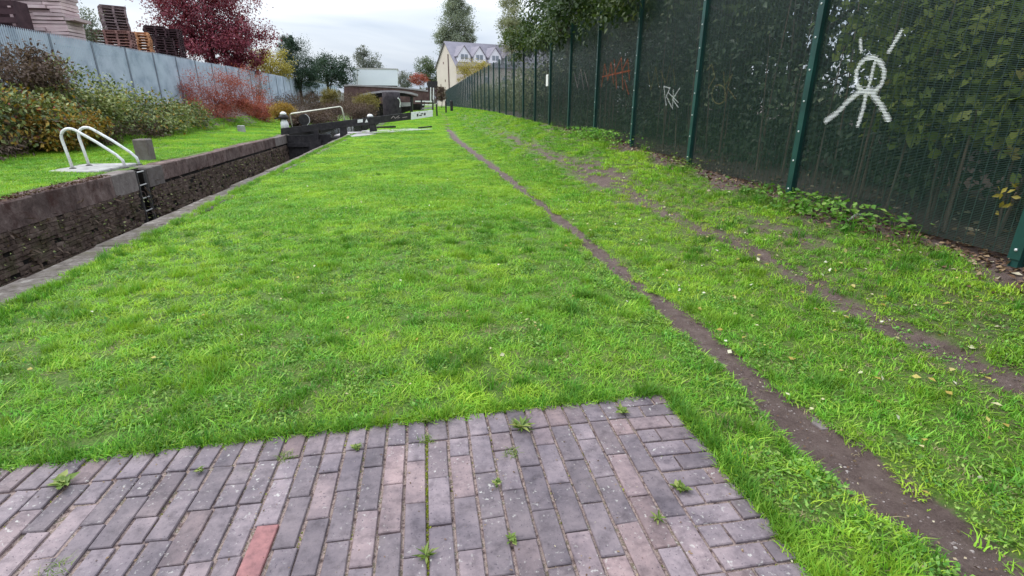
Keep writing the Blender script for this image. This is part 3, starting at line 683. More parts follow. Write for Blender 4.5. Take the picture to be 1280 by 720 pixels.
for i, (ty, tx, z, r) in enumerate([(3.75, 4.72, 2.15, .8), (4.4, 4.72, 1.75, .6), (3.3, 4.66, 1.75, .65), (4.9, 4.85, 2.5, .75)]):
    plant('maple_sapling', ['yellow green maple spray behind the fence right of the white oval', 'low maple spray under the white oval behind the mesh', 'maple spray behind the fence by the nearest post', 'high maple spray behind the white oval'][i], 'sapling', (tx+.5, ty, .7),
          [((tx, ty, z), (.3, r, r*.75), 1)], 1500, .085, 'lf_maple', 300+i, .02, 6, 'maple sprays behind the mesh fence', clus=.4, ncl=26, shell=.2, lobed=True, keepf=lambda C: C[:, 0] > FX+.06, stem='stem', crown='foliage')
for i, (ty, tx) in enumerate([(5.5, 12.5), (11.5, 14), (18, 14), (25, 12.5), (-.5, 11.5), (34, 9.6)]):
    plant('thicket', 'dense dark thicket deep behind the mesh fence, '+['behind the white oval', 'behind the round yellow tag', 'behind the red scrawl', 'behind the white plate', 'past the right frame edge', 'where the trees end'][i], 'thicket', (tx, ty, .7),
          [((tx, ty, 2.6), (2.2, 4.2, 2.6), 1), ((tx+.5, ty+1, 5.0), (2.2, 3.8, 2.0), .8)], 7000, .30, 'lf_ivy', 250+i, .12, 6, 'thickets deep behind the fence', clus=.2, ncl=80, shell=.15, stem='stems', crown='foliage', keepf=behind)
    # (bare stems that show through the mesh)
for i, sh in enumerate([o for o in list(COL.objects) if o.name.split('.')[0] == 'ivy_shrub']):
    m = MB(); rs = random.Random(40+i); y0 = sh.location[1]
    for k in range(9):
        x, y = FX+rs.uniform(.2, 1.0), y0+rs.uniform(-1.3, 1.3); h = rs.uniform(.8, 2.9); zb = fbase(y); a = rs.uniform(-.25, .25); b = rs.uniform(-.3, .5)
        m.tube([(x, y, zb-.1), (x+a*.1, y+b*.2, zb+h*.45), (x+a*.3, y+b*h*.3, zb+h)], [rs.uniform(.008, .022), .010, .004], 5)
    m.build('bare_stems', M['twig'], sh)
# lighter growth behind the far stretch
for i, (ty, tx, hh, mt) in enumerate([(30, 6.6, 2.6, 'lf_poplar_y'), (36, 6.4, 2.0, 'lf_poplar_y'), (43, 6.5, 2.2, 'lf_poplar'), (51, 6.6, 1.8, 'lf_poplar_y'), (60, 6.6, 2.2, 'lf_poplar_y')]):
    plant('shrub', ['green', 'grey green', 'mid green', 'pale grey', 'far green'][i]+' shrub showing through the far stretch of mesh fence, '+['nearest', 'second', 'middle', 'fourth', 'last']
          [i]+' of five', 'shrub', (tx, ty, .9), [((tx, ty, .9+hh*.5), (1.5, 2.4, hh*.6), 1)], 2500, .2, mt, 330+i, .06, 5, 'shrubs behind the far fence', stem='stem', crown='foliage', keepf=lambda C: C[:, 0] > FX+.15)
# ------------------------------------------------------------------ left palisade fence
PXL, PS, PB = -14.3, 2.75, 1.45
pf = thing('palisade_fence', 'blue grey steel palisade fence above the bramble bank', 'fence', (PXL, 45, PB))
PH = 2.72
pale = MB(); npale = 24; pitch = PS/npale; wd = pitch*.76
for k in range(npale):
    y = .03+k*pitch; zt = PH
    for j in range(4):
        xa = (0, .022, 0, .022, 0)[j]; xb = (0, .022, 0, .022, 0)[j+1]; ya = y+wd*j/4; yb = y+wd*(j+1)/4
        ta = zt-.10*abs(j-2)/2; tb = zt-.10*abs(j+1-2)/2
        pale.quad((xa, ya, .05), (xb, yb, .05), (xb, yb, tb), (xa, ya, ta))
pale_me = pale.mesh('pale', M['pal'])
pm2 = MB(); pm2.box(-.11, -.025, -.05, .05, -.4, PH-.12); pm2.box(.026, .05, -.055, .055, -.4, PH-.05); ppost = pm2.mesh('post', M['pal_post'])
rl = MB(); rl.box(-.035, -.012, .06, PS-.06, PH-.44, PH-.39); rail_me = rl.mesh('rail', M['pal_post'])
for k in range(31):
    y = 11.0+k*PS
    for nm, me_, kd in (('post', ppost, None), ('pale', pale_me, 'stuff'), ('rail', rail_me, None)):
        o = link(nm, me_, pf, kind=kd); o.location = np.array(o.location)+np.array([PXL, y, PB+.012*math.sin(k*1.7)])
# ------------------------------------------------------------------ left bank growth
def bank(x, y): return ng(x, y)-.05
def lb(px, py, X, r): c = PX(px, py, X); return (c, r, 1)
BR = [
 ('bramble_bush', 'green bramble thicket heaped before the palisade fence, nearest the left edge', 'lf_bramble', [((-11.9, 17.6, 1.25), (1.3, 1.9, .75), 1), ((-12.6, 19.5, 1.3), (1.4, 1.9, .9), 1)], [('lf_gold', .22, 'autumn_leaves'), ('lf_red', .05, 'red_leaves'), ('lf_brown', .12, 'withered_leaves')]),
 ('bramble_bush', 'tall green bramble mound rising against the palisade fence', 'lf_bramble', [((-12.2, 22.0, 1.35), (1.3, 2.0, 1.15), 1), ((-13.2, 22.6, 2.0), (.7, 1.5, 1.0), .6)], [('lf_gold', .05, 'autumn_leaves')]),
 ('bramble_bush', 'green bramble mound sloping down to the grass beside the red bush', 'lf_bramble', [((-12.1, 26.2, 1.0), (1.4, 2.6, .95), 1), ((-12.2, 30.0, .75), (1.3, 1.9, .7), .6)], [('lf_gold', .10, 'autumn_leaves')]),
 ('autumn_bush', 'golden leaved bush at the foot of the brambles', 'lf_gold', [((-11.0, 18.4, .8), (.5, 1.2, .5), 1), ((-11.1, 20.0, .9), (.4, .8, .4), .5)], [('lf_bramble', .25, 'green_leaves')]),
 ('dead_bush', 'brown withered bush under the fence at the left edge', 'lf_brown', [(PX(28, 84, -12.4), (.8, 1.5, .6), 1), (PX(62, 98, -12.6), (.6, 1.0, .4), .5), ((-12.4, 16.0, 2.1), (.9, 1.3, .7), .6)], None),
 ('dry_bush', 'dry brown stems low in front of the brambles', 'lf_brown', [((-11.4, 16.2, .55), (.6, 1.8, .45), 1), ((-11.3, 20.8, .55), (.5, 1.5, .4), .8), ((-11.5, 24.6, .5), (.5, 2.2, .4), .8)], None),
]
for i, (nm, lab, mt, bl, ex) in enumerate(BR):
    c = bl[0][0]; dense = 11000 if nm == 'bramble_bush' else 6000
    plant(nm, lab, 'bush', (c[0], c[1], bank(c[0], c[1])), bl, dense, .125 if nm != 'dry_bush' else .12, mt, 400+i, .03, 34, None, clus=.19, ncl=90, shell=.35, stem='stems', crown='foliage', extra=ex,
          wide=.55 if 'bramble' in nm else .3 if nm == 'dry_bush' else .45, bark='twig')
def far_bush(nm, lab, cat, px, py, Y, rpx, rpy, mt, n, leaf, seed, zbase=None, trunk=.05, group=None, more=(), ry=None, shell=.3, clus=.17, ncl=90, wide=.55, limbs=6):
    c = P(px, py, Y); s = np.linalg.norm(c-np.array([0, 0, EYE]))/F; bl = [(c, (rpx*s, ry or rpx*s, rpy*s), 1)]
    for (qx, qy, ax, ay, wgt) in more: bl.append((P(qx, qy, Y), (ax*s, ax*s, ay*s), wgt))
    zb = ng(c[0], c[1]) if zbase is None else zbase
    return plant(nm, lab, cat, (c[0], c[1], zb-.1), bl, n, leaf, M and mt, seed, trunk, limbs, group, clus=clus, ncl=ncl, shell=shell, wide=wide,
                 stem='trunk' if cat == 'tree' else 'stems', crown='crown' if cat == 'tree' else 'foliage')
far_bush('red_bush', 'rusty red leaved bush below the palisade fence', 'bush', 268, 123, 36, 48, 24, 'lf_red', 24000, .085, 420, more=[(300, 116, 28, 24, .6), (228, 116, 24, 16, .4), (262, 134, 46, 14, .5), (316, 132, 16, 16, .3)], limbs=9, ry=2.0, shell=.1, wide=.4, trunk=.03)
far_bush('red_bush', 'small orange red bush right of the larger red one', 'bush', 325, 137, 42, 18, 13, 'lf_red', 4500, .09, 421, limbs=12)
far_bush('bare_sapling', 'thin bare sapling before the fence right of the red bush', 'sapling', 322, 105, 44, 12, 18, 'lf_haze', 150, .12, 422, trunk=.04, limbs=30)
for i, (px, py, Y, a, b, mt, lab) in enumerate([(360, 133, 48, 22, 13, 'lf_brown', 'brown reedy bush behind the yellow gate handrail'), (395, 128, 50, 20, 13, 'lf_brown', 'brown hedge clump right of the gate handrail middle'), (352, 139, 40, 13, 9, 'lf_gold', 'orange leaved bush beside the paddle gear'),
     (412, 121, 46, 9, 10, 'lf_olive', 'small yellow green shrub against the far palisade'), (436, 130, 50, 18, 14, 'lf_brown', 'brown hedge clump left of the bridge'), (458, 128, 44, 13, 10, 'lf_olive', 'olive yellow bush in front of the bridge arch'),
     (420, 138, 44, 22, 9, 'lf_brown', 'low dark brown growth along the far canal edge'), (450, 138, 42, 20, 9, 'lf_brown', 'low brown growth left of the bridge wing wall'), (398, 148, 36, 20, 7, 'lf_brown', 'low dark brown growth just behind the gate handrail'), (372, 152, 35, 12, 6, 'lf_brown', 'low brown growth behind the round gear guard')]):
    far_bush('bush', lab, 'bush', px, py, Y, a, b, mt, 4500, .11, 430+i, limbs=14, wide=.35, zbase=.0)
# trees beyond the palisade fence
far_bush('purple_tree', 'purple leaved tree above the palisade fence', 'tree', 258, 28, 50, 62, 42, 'lf_purple', 42000, .17, 450, 1.4, .22, more=[(228, 15, 30, 26, .5), (290, 50, 33, 24, .6), (300, 80, 24, 14, .3), (222, 45, 16, 14, .15), (262, -8, 40, 22, .5), (262, 62, 34, 18, .45)], clus=.115, ncl=300, shell=.12, limbs=16)
far_bush('young_tree', 'small grey green tree behind the palisade fence left of the pallets', 'tree', 98, 34, 34, 17, 22, 'lf_ash', 2600, .12, 451, 1.4, .08, limbs=10, shell=.2)
far_bush('golden_tree', 'yellow leaved tree right of the purple tree', 'tree', 338, 80, 62, 22, 15, 'lf_yellow', 6000, .17, 452, 1.4, .15, more=[(325, 72, 14, 8, .3), (350, 88, 14, 10, .3)])
far_bush('conifer', 'tall dark conifer behind the palisade fence', 'tree', 372, 80, 66, 22, 24, 'lf_pine', 22000, .18, 453, 1.3, .2, more=[(360, 62, 10, 16, .3), (362, 48, 4, 8, .06), (384, 96, 16, 12, .3), (388, 122, 7, 9, .15)], wide=.3)
far_bush('green_tree', 'rounded green tree between the conifer and white trailer', 'tree', 408, 88, 72, 22, 16, 'lf_pine', 9000, .19, 454, 1.2, .2, more=[(428, 92, 14, 16, .4)])
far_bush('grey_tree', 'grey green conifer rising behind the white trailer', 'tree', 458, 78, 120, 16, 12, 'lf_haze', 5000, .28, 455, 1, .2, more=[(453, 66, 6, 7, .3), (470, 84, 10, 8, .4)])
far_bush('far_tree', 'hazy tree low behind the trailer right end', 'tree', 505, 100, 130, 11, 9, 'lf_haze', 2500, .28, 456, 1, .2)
far_bush('green_tree', 'light green tree left of the cream house', 'tree', 533, 84, 125, 12, 12, 'lf_green', 5000, .26, 457, 1, .2, more=[(541, 94, 9, 9, .5)])
far_bush('red_shrub', 'dull red shrub before the light green tree', 'shrub', 524, 99, 118, 10, 6, 'lf_red', 2600, .22, 458, 1)
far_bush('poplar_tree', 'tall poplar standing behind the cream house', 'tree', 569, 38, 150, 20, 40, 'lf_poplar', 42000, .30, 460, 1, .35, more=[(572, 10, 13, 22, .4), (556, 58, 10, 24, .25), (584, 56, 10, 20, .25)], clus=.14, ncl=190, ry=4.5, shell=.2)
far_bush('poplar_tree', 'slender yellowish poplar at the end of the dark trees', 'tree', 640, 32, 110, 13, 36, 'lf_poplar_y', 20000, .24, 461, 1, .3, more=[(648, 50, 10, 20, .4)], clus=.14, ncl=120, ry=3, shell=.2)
far_bush('yellow_tree', 'bright yellow tree below the house dormers', 'tree', 590, 84, 88, 17, 9, 'lf_yellow', 5000, .16, 462, .9, .1, more=[(604, 82, 10, 6, .3), (578, 92, 9, 8, .3)])
# ------------------------------------------------------------------ yard stacks
def pallet_mesh(mat):
    m = MB()
    for k in range(6): m.box(-.6, .6, -.5+k*.178, -.5+k*.178+.11, .122, .144)
    for k in range(3):
        y = -.5+k*.45
        m.box(-.6, .6, y, y+.1, 0, .022)
        for x in (-.6, -.05, .5): m.box(x, x+.1, y, y+.1, .022, .10)
    for x in (-.6, -.05, .5): m.box(x, x+.1, -.5, .5, .10, .122)
    return m.mesh('pallet', M[mat])
PM = {k: pallet_mesh(k) for k in ('pallet_grey', 'pallet_red', 'pallet_orange', 'pallet_dark')}
ORD = ['topmost', 'second from top', 'third from top', 'fourth from top', 'fifth from top', 'sixth from top', 'seventh from top', 'eighth from top', 'ninth from top', 'tenth from top', 'eleventh from top', 'twelfth from top',
       'thirteenth from top', 'fourteenth from top', 'fifteenth from top', 'sixteenth from top', 'seventeenth from top', 'eighteenth from top', 'nineteenth from top', 'twentieth from top']
def stack(px, py_top, Y, mat, lab, group, n=None, rot=.6, zb=1.45):
    t = P(px, py_top, Y); n = n or int((t[2]-zb)/.146)
    for k in range(n):
        if t[2]-k*.146 < 3.4: break
        if t[2]-k*.146 < 4.2: break
        o = link('pallet', PM[mat]); o.location = (t[0]+random.uniform(-.03, .03), t[1]+random.uniform(-.03, .03), t[2]-.146*(k+1)); o.rotation_euler = (0, 0, rot+random.uniform(-.04, .04))
        tag(o, ORD[k]+' '+lab, 'pallet', group)
stack(139, 8, 36, 'pallet_grey', 'grey pallet of the tall tower behind the palisade fence', 'pallets in the tall tower')
stack(116, 38, 36, 'pallet_red', 'reddish pallet of the low stack left of the tower', 'pallets left of the tower')
stack(148, 39, 34, 'pallet_red', 'reddish pallet of the low stack before the tower', 'pallets before the tower', rot=.2)
stack(171, 41, 36, 'pallet_orange', 'bright orange pallet of the stack right of the tower', 'orange pallets', rot=.3)
stack(199, 47, 39, 'pallet_dark', 'dark pallet of the lowest stack right of the orange ones', 'dark pallets right of the orange ones', rot=.9)
stack(192, 33, 42, 'pallet_dark', 'dark pallet of the stack beside the purple tree', 'dark pallets by the purple tree', rot=.5)
stack(212, 37, 43, 'pallet_dark', 'dark pallet of the stack half under the purple tree', 'dark pallets under the purple tree', rot=.1)
ts = thing('timber_stack', 'big pile of pale pinkish timber planks behind the fence corner', 'timber stack', P(35, 40, 27))
c0 = P(-12, 0, 27); c1 = P(74, 0, 27)
for r in range(22):
    z = 3.2+r*.14; x = c0[0]-2.5
    while x < c1[0]+random.uniform(-.35, .05):
        L_ = min(random.uniform(1.2, 2.6), max(.4, c1[0]-x+.05)); m = MB(); dy = random.uniform(-.12, .12)
        m.box(x, x+L_-.02, 27+dy, 28.2+dy, z, z+.118, 0, .012); m.build('plank', M['timber'], ts); x += L_
dc = P(7, 30, 25.5); cr_ = thing('slatted_crate', 'dark slatted crate at the left edge behind the fence', 'crate', dc)
for k in range(5):
    m = MB(); m.box(dc[0]-1.2, dc[0]+.42, dc[1], dc[1]+.03, dc[2]-.55+k*.3, dc[2]-.55+k*.3+.2); m.build('slat', M['pallet_dark'], cr_)
for x in (-1.2, -.4, .34):
    m = MB(); m.box(dc[0]+x, dc[0]+x+.08, dc[1]+.032, dc[1]+.9, dc[2]-1.5, dc[2]+.86); m.build('corner_post', M['pallet_dark'], cr_)
# ------------------------------------------------------------------ lock gate
GY = 30.0
gt = thing('lock_gate', 'black lock gate with sloping balance beam and white painted beam end', 'lock gate', (-5.6, GY, -.3))
def slabp(px, Y0, Y1):            # outline traced in the gate's own plane, given real thickness
    m = MB(); ring = [P(a, b, Y0) for a, b in px]; m.prism(ring, (0, Y1-Y0, 0)); return m
slabp([(351, 168.5), (513.5, 149.5), (513.5, 140.5), (351, 160.5)], GY-.17, GY+.17).build('balance_beam', M['black'], gt)
slabp([(513.8, 149.6), (541, 145.5), (541, 137.6), (513.8, 140.4)], GY-.175, GY+.175).build('beam_end', M['white'], gt)
mk = MB()
for pts in ([(521, 145.5), (523, 145.2), (523, 142), (521, 142.3)], [(524, 145), (527.5, 144.6), (527.5, 143.4), (524, 143.8)], [(526, 142.8), (529, 142.4), (529, 141.3), (526, 141.7)], [(530, 144.2), (532, 144), (532, 141), (530, 141.3)]):
    mk.prism([P(a, b, GY-.178) for a, b in pts], (0, -.006, 0))
mk.build('painted_mark', M['black'], gt)
for ring, nm in (([(447, 153.5), (453.5, 152.7), (453.5, 148.8), (447, 149.6)], 'plate'), ([(456, 153.2), (460, 152.7), (458.2, 148.6)], 'plate')):
    m = MB(); m.prism([P(a, b, GY-.172) for a, b in ring], (0, -.008, 0)); m.build(nm, M['white'], gt)
m = MB()
for a, b, c, d in ((489, 148, 492, 145), (492, 145, 494, 148), (494, 148, 499, 144.5), (497, 147.5, 500, 147), (503, 147, 509, 146)):
    m.bar(P(a, b, GY-.175), P(c, d, GY-.175), .03, .03)
m.build('chalk_scrawl', M['g_pink'], gt)
# leaf of the gate
top = -.12
for k in range(9):
    x = -7.28+k*.37; m = MB(); t0 = P(352+k*7.2, 169-k*.9, GY)[2]
    m.box(x, x+.36, GY-.06-.01*(k % 2), GY+.08, -2.7, min(t0, -.05+k*.012) if k < 6 else P(410, 171.5, GY)[2]); m.build('plank', M['black'], gt)
m = MB(); m.box(-7.28, -3.98, GY-.22, GY-.08, -.62, -.42); m.build('cross_rail', M['black'], gt)
m = MB(); m.box(-7.28, -3.98, GY-.22, GY-.08, -1.5, -1.28); m.build('cross_rail', M['black'], gt)
slabp([(386, 176), (401, 174), (401, 196), (386, 196)], GY-.32, GY-.2).build('paddle_frame', M['black'], gt)
slabp([(392, 162), (398, 161.5), (398, 176), (392, 176)], GY-.3, GY-.18).build('paddle_post', M['black'], gt)
for ring in ([(424.5, 153), (432.5, 152), (434, 171), (425, 172)], [(462, 150), (468.5, 149), (471, 164), (462, 165)]):
    slabp(ring, GY-.14, GY+.14).build('beam_support', M['black'], gt)
hr = thing('gate_handrail', 'cream painted tubular handrail standing on the lock gate', 'handrail', P(395, 158, GY))
m = MB(); m.tube([P(366, 160, GY+.25), P(362.5, 143.5, GY+.25), P(364, 142, GY+.25), P(425, 133.2, GY+.25), P(427, 134.5, GY+.25), P(431, 150, GY+.25)], .032, 8); m.build('rail', M['rail_paint'], hr, True)
def paddle(px, py, Y, s, lab, white=True):
    c = P(px, py, Y); t = thing('paddle_gear', lab, 'paddle gear', c)
    m = MB(); m.lathe(c, [(.30*s, 0), (.28*s, .55*s), (.20*s, .72*s), (.17*s, .8*s)], 12); m.build('stand', M['white' if white else 'black'], t, True)
    m = MB(); m.lathe(c+[0, 0, .8*s], [(.16*s, 0), (.34*s, .06*s), (.34*s, .24*s), (.2*s, .34*s)], 12); m.build('gear_housing', M['black'], t, True)
    m = MB(); m.bar(c+[-.34*s, -.1*s, .92*s], c+[-.62*s, -.1*s, .86*s], .10*s); m.build('spindle', M['black'], t)
    m = MB(); m.lathe(c+[0, 0, 1.14*s], [(.24*s, 0), (.22*s, .10*s), (.13*s, .19*s), (.02*s, .22*s)], 12); m.build('cap', M['white'], t, True)
paddle(357, 163.5, 30.5, .72, 'white paddle gear stand with black gear and white cap by the gate')
c = P(463, 150, 30.5); t = thing('paddle_gear', 'low black paddle post with white domed cap behind the balance beam', 'paddle gear', c)
m = MB(); m.lathe(c, [(.14, -.4), (.14, .16)], 10); m.build('stand', M['black'], t, True)
m = MB(); m.lathe(c+[0, 0, .16], [(.17, 0), (.16, .07), (.10, .13), (.02, .155)], 12); m.build('cap', M['white'], t, True)
c = P(381, 157, 33); t = thing('windlass_wheel', 'dark round gear guard behind the gate handrail', 'gear', c)
m = MB(); ring = [tuple(c+np.array([.3*cos(a), 0, .32+.32*sin(a)])) for a in np.linspace(0, 2*pi, 17)[:-1]]; m.prism(ring, (0, .25, 0)); m.build('drum', M['black'], t)
m = MB(); m.tube([c+np.array([.31*cos(a), -.01, .32+.33*sin(a)]) for a in np.linspace(-1.1, 1.2, 9)], .02, 6); m.build('rim', M['rung'], t)
mb = MB(); mb.box(-5.0, -3.36, 30.7, 34.5, -1, -.10); tag(mb.build('glare_slab', M['coping']), 'pale slab standing in for sky glare on the water behind the gate', 'slab')  # added slab; its pale colour imitates sky glare on the water
# stone apron and kerb slabs by the beam
for i, (ring, lab) in enumerate([([(452, 163.5), (540, 159.5), (541, 161.5), (470, 166.5)], 'long pale stone slab in the grass under the balance beam'), ([(433, 168), (462, 165.5), (470, 168), (440, 171)], 'pale stone slab under the gate post')]):
    q = [G(a, b, .03) for a, b in ring]; m = MB(); m.prism([(p[0], p[1], -.05) for p in q], (0, 0, .09)); tag(m.build('stone_slab', M['concrete']), lab, 'slab')
m = MB(); m.bar(G(486, 163, .1), G(493, 160.5, .1), .2, .12); q0, q1 = G(470, 160.2, .05), G(494, 159.3, .05)
m = MB(); m.bar(q0+[0, 0, .03], q1+[0, 0, .03], .18, .14); tag(m.build('timber_kerb', M['black']), 'dark timber baulk lying along the pale slab, left one', 'baulk')
q0, q1 = G(524, 160.6, .05), G(539, 159.2, .05)
m = MB(); m.bar(q0+[0, 0, .03], q1+[0, 0, .03], .14, .12); tag(m.build('timber_kerb', M['black']), 'dark timber baulk at the right end of the pale slab', 'baulk')
# ------------------------------------------------------------------ far rail, bollards
FB = 52
rb = thing('barrier_rail', 'white topped rail on dark posts beyond the balance beam', 'barrier', P(533, 137, FB))
for ring, mt, nm in (([(519, 127.4), (541, 127.8), (541, 126.0), (519, 125.8)], 'white', 'top_rail'), ([(527.8, 131.6), (540, 131.8), (540, 130.4), (527.8, 130.2)], 'white', 'rail'), ([(526, 137), (541, 136), (541, 133.6), (526, 134.6)], 'coping', 'rail'),
                     ([(525.8, 136), (527.6, 136), (527.6, 124.5), (525.8, 124.5)], 'black', 'post'), ([(540.2, 138), (542, 138), (542, 124.5), (540.2, 124.5)], 'black', 'post'), ([(530, 134), (530.8, 134), (530.8, 127), (530, 127)], 'black', 'post')):
    slabp(ring, FB-.05-.03*(nm == 'post'), FB+.05).build(nm, M[mt], rb)
for i, (px, y0, y1, wpx, Y, lab) in enumerate([(546, 130, 137.5, 1.9, 52, 'short dark post right of the white topped rail'), (557.5, 126, 136, 1.9, 58, 'slim dark bollard before the end of the mesh fence'), (564.5, 125.5, 134.5, 3.2, 62, 'thick black bollard against the end of the mesh fence')]):
    c = P(px, y1, Y); hgt = P(px, y0, Y)[2]-c[2]; r = wpx*Y/F/2; m = MB(); m.lathe(c, [(r, -.6), (r, hgt*.9), (r*.6, hgt)], 10); tag(m.build('bollard', M['black']), lab, 'bollard')
m = MB(); m.bar(P(556, 127.5, 60), P(562, 127.3, 60), .12, .1); 
# brown gate with white slats at the far end of the towpath
gg = thing('slat_gate', 'dark red brown gate with pale slats closing the far towpath', 'gate', P(539, 128, 66))
for k in range(8):
    px = 532.5+k*1.75; slabp([(px, 127+.3*k), (px+1.2, 127+.3*k), (px+1.2, 109+.3*(k % 3)), (px, 109+.3*(k % 3))], 66, 66.06).build('slat', M['white' if k in (3, 5) else 'gate_red'], gg)
slabp([(532, 113), (547, 113.5), (547, 112), (532, 111.5)], 66.07, 66.15).build('rail', M['gate_red'], gg)
far_bush('hedge', 'dull red brown hedge between the slat gate and house', 'hedge', 551, 117, 72, 6, 8, 'lf_brown', 2000, .16, 470)
slabp([(535, 110), (547, 110), (547, 101.5), (535, 101.5)], 80, 82).build('shed', M['black'])
tag(bpy.data.objects['shed'], 'small dark flat shed before the cream house', 'shed')
# ------------------------------------------------------------------ bridge
BY = 54.5
br = thing('canal_bridge', 'low canal bridge with pale arched coping over a dark opening', 'bridge', P(490, 140, BY))
cop = [(450, 118), (462, 115.2), (476, 113.3), (490, 112.8), (504, 113.6), (514, 115.2), (522, 117.5)]
slabp(cop+[(a, b+2.6) for a, b in cop[::-1]], BY-.3, BY+4.0).build('coping', M['coping'], br)
und = [(a, b+2.7) for a, b in cop]
slabp([(452, 121)]+[(458, 123.5), (470, 121), (490, 119), (513, 120.5), (519, 121)]+[(519, 120.4), (504, 116.5), (490, 115.6), (476, 116.1), (462, 118)], BY, BY+3.8).build('spandrel', M['dark_brick'], br)
slabp([(440, 150), (470, 150), (470, 121), (452, 121), (440, 124)], BY+.1, BY+4).build('abutment', M['dark_brick'], br)
slabp([(512.4, 140), (515.6, 140), (515.6, 120), (512.4, 120)], BY+.1, BY+3.5).build('pier', M['black'], br)
slabp([(440, 152), (530, 152), (530, 128), (440, 124)], BY+9, BY+9.3).build('back_wall', M['dark_brick'], br)
c = P(490.5, 141, BY-1.0); m = MB(); m.lathe(c, [(.86, -1), (.86, 0), (.84, 1.2), (.82, 1.85)], 20); m.build('wing_wall', M['dark_brick'], br, True)
m = MB(); m.tube([P(497.5, 122.5, BY-1.95), P(499.6, 125, BY-1.75), P(500.4, 129, BY-1.65), P(499.8, 134, BY-1.65)], .05, 6); m.build('white_edge', M['white'], br)
slabp([(501, 133.5), (513, 132.5), (513, 128), (501, 128)], BY-.3, BY-.1).build('low_wall', M['concrete'], br)
rp = thing('parapet_wall', 'red brown brick road parapet behind the canal bridge', 'wall', P(487, 115, 62))
slabp([(430, 130), (536, 130), (536, 114.8), (500, 110.5), (440, 107.5), (430, 108)], 62, 62.4).build('brickwork', M['redwall'], rp)
slabp([(430, 108), (440, 107.4), (500, 110.4), (535, 114.6), (535, 112.6), (500, 108.6), (440, 105.6), (430, 106)], 61.9, 62.5).build('coping', M['coping'], rp)
# white trailer
tr = thing('lorry_trailer', 'white box lorry trailer parked beyond the canal bridge', 'trailer', P(468, 107, 75))
slabp([(441.5, 106.3), (496.5, 107), (496.5, 86.5), (441.5, 85.5)], 75, 77.5).build('box_body', M['trailer'], tr)
slabp([(440.2, 86), (497.2, 87), (497.2, 85.6), (440.2, 84.6)], 74.95, 77.55).build('roof_trim', M['rung'], tr)
slabp([(446, 106.5), (447, 106.5), (447, 85.8), (446, 85.8)], 74.94, 74.995).build('corner_trim', M['rung'], tr)
slabp([(442, 108), (496, 108.6), (496, 107.2), (442, 106.6)], 75.1, 77.4).build('chassis', M['black'], tr)
for px in (451, 486, 492):
    c = P(px, 110, 75.2); m = MB(); ring = [tuple(c+np.array([.5*cos(a), 0, .5*sin(a)])) for a in np.linspace(0, 2*pi, 15)[:-1]]; m.prism(ring, (0, .3, 0)); m.build('wheel', M['tyre'], tr)
# ------------------------------------------------------------------ house
hc = np.array([6.25, 105.0]); hu = np.array([.918, .396]); hv = np.array([-.396, .918]); HL, HD, HE, HR = 24.0, 8.7, 8.2, 12.4
def H(u, v, z): p = hc+hu*u+hv*v; return (p[0], p[1], z)
hs = thing('cream_house', 'cream three storey house with slate roof and white dormers', 'house', (*hc, .9))
m = MB(); m.prism([H(0, 0, .5), H(0, 0, HE), H(0, HD/2, HR-.15), H(0, HD, HE), H(0, HD, .5)], (*(hu*HL), 0)); m.build('wall', M['cream'], hs)
rf = MB()
for v0, v1 in ((-.35, HD/2), (HD+.35, HD/2)):
    z0 = HE-.33; a = [H(-.25, v0, z0), H(HL+.25, v0, z0), H(HL+.25, v1, HR), H(-.25, v1, HR)]; n = len(rf.v)
    rf.hexa(a+[(p[0], p[1], p[2]+.16) for p in a])
roof = rf.build('roof', M['slate'], hs)
for px in (577, 600.5, 625.5, 650):
    r = P(px, 70, 107); uu = (np.array(r[:2])-hc)@hu; w2 = 1.3; zb, ze, zr = HE+.55, HE+1.7, HE+3.3
    d = MB(); d.prism([H(uu-w2, .25, zb), H(uu+w2, .25, zb), H(uu+w2, .25, ze), H(uu, .25, zr), H(uu-w2, .25, ze)], (*(hv*3.4), 0)); dm = d.build('dormer', M['pvc'], hs)
    d = MB()
    for s in (-1, 1):
        a = [H(uu+s*(w2+.25), .1, ze-.25), H(uu+s*(w2+.25), 4.1, ze-.25), H(uu, 4.1, zr+.05), H(uu, .1, zr+.05)]; d.hexa(a+[(p[0], p[1], p[2]+.12) for p in a])
    d.build('dormer_roof', M['slate'], dm)
    for s in (-.4, .4):
        d = MB(); ring = [H(uu+s-.32, .2, zb+.5), H(uu+s+.32, .2, zb+.5), H(uu+s+.32, .2, zb+1.35), H(uu+s-.32, .2, zb+1.35)]; d.prism(ring, (*(hv*.06), 0)); d.build('window', M['pane'], dm)
m = MB(); m.tube([H(-.1, HD*.36, .6), H(-.1, HD*.36, 10.2)], .09, 6); m.build('drainpipe', M['pipe'], hs)
for v, z in ((HD*.62, 8.6), (HD*.8, 4.6), (HD*.56, 5.4)):
    m = MB(); m.prism([H(-.03, v-.16, z), H(-.03, v+.16, z), H(-.03, v+.16, z+.4), H(-.03, v-.16, z+.4)], (*(hu*.05), 0)); m.build('vent', M['pipe'], hs)
for u in (2.6, 6.6, 10.6, 14.6, 18.6):
    for z in (2.0, 5.0):
        m = MB(); ring = [H(u-.6, -.06, z), H(u+.6, -.06, z), H(u+.6, -.06, z+1.3), H(u-.6, -.06, z+1.3)]; m.prism(ring, (*(hv*.1), 0)); wn = m.build('window', M['pvc'], hs)
        m = MB(); ring = [H(u-.5, -.08, z+.1), H(u+.5, -.08, z+.1), H(u+.5, -.08, z+1.2), H(u-.5, -.08, z+1.2)]; m.prism(ring, (*(hv*.03), 0)); m.build('pane', M['pane'], wn)
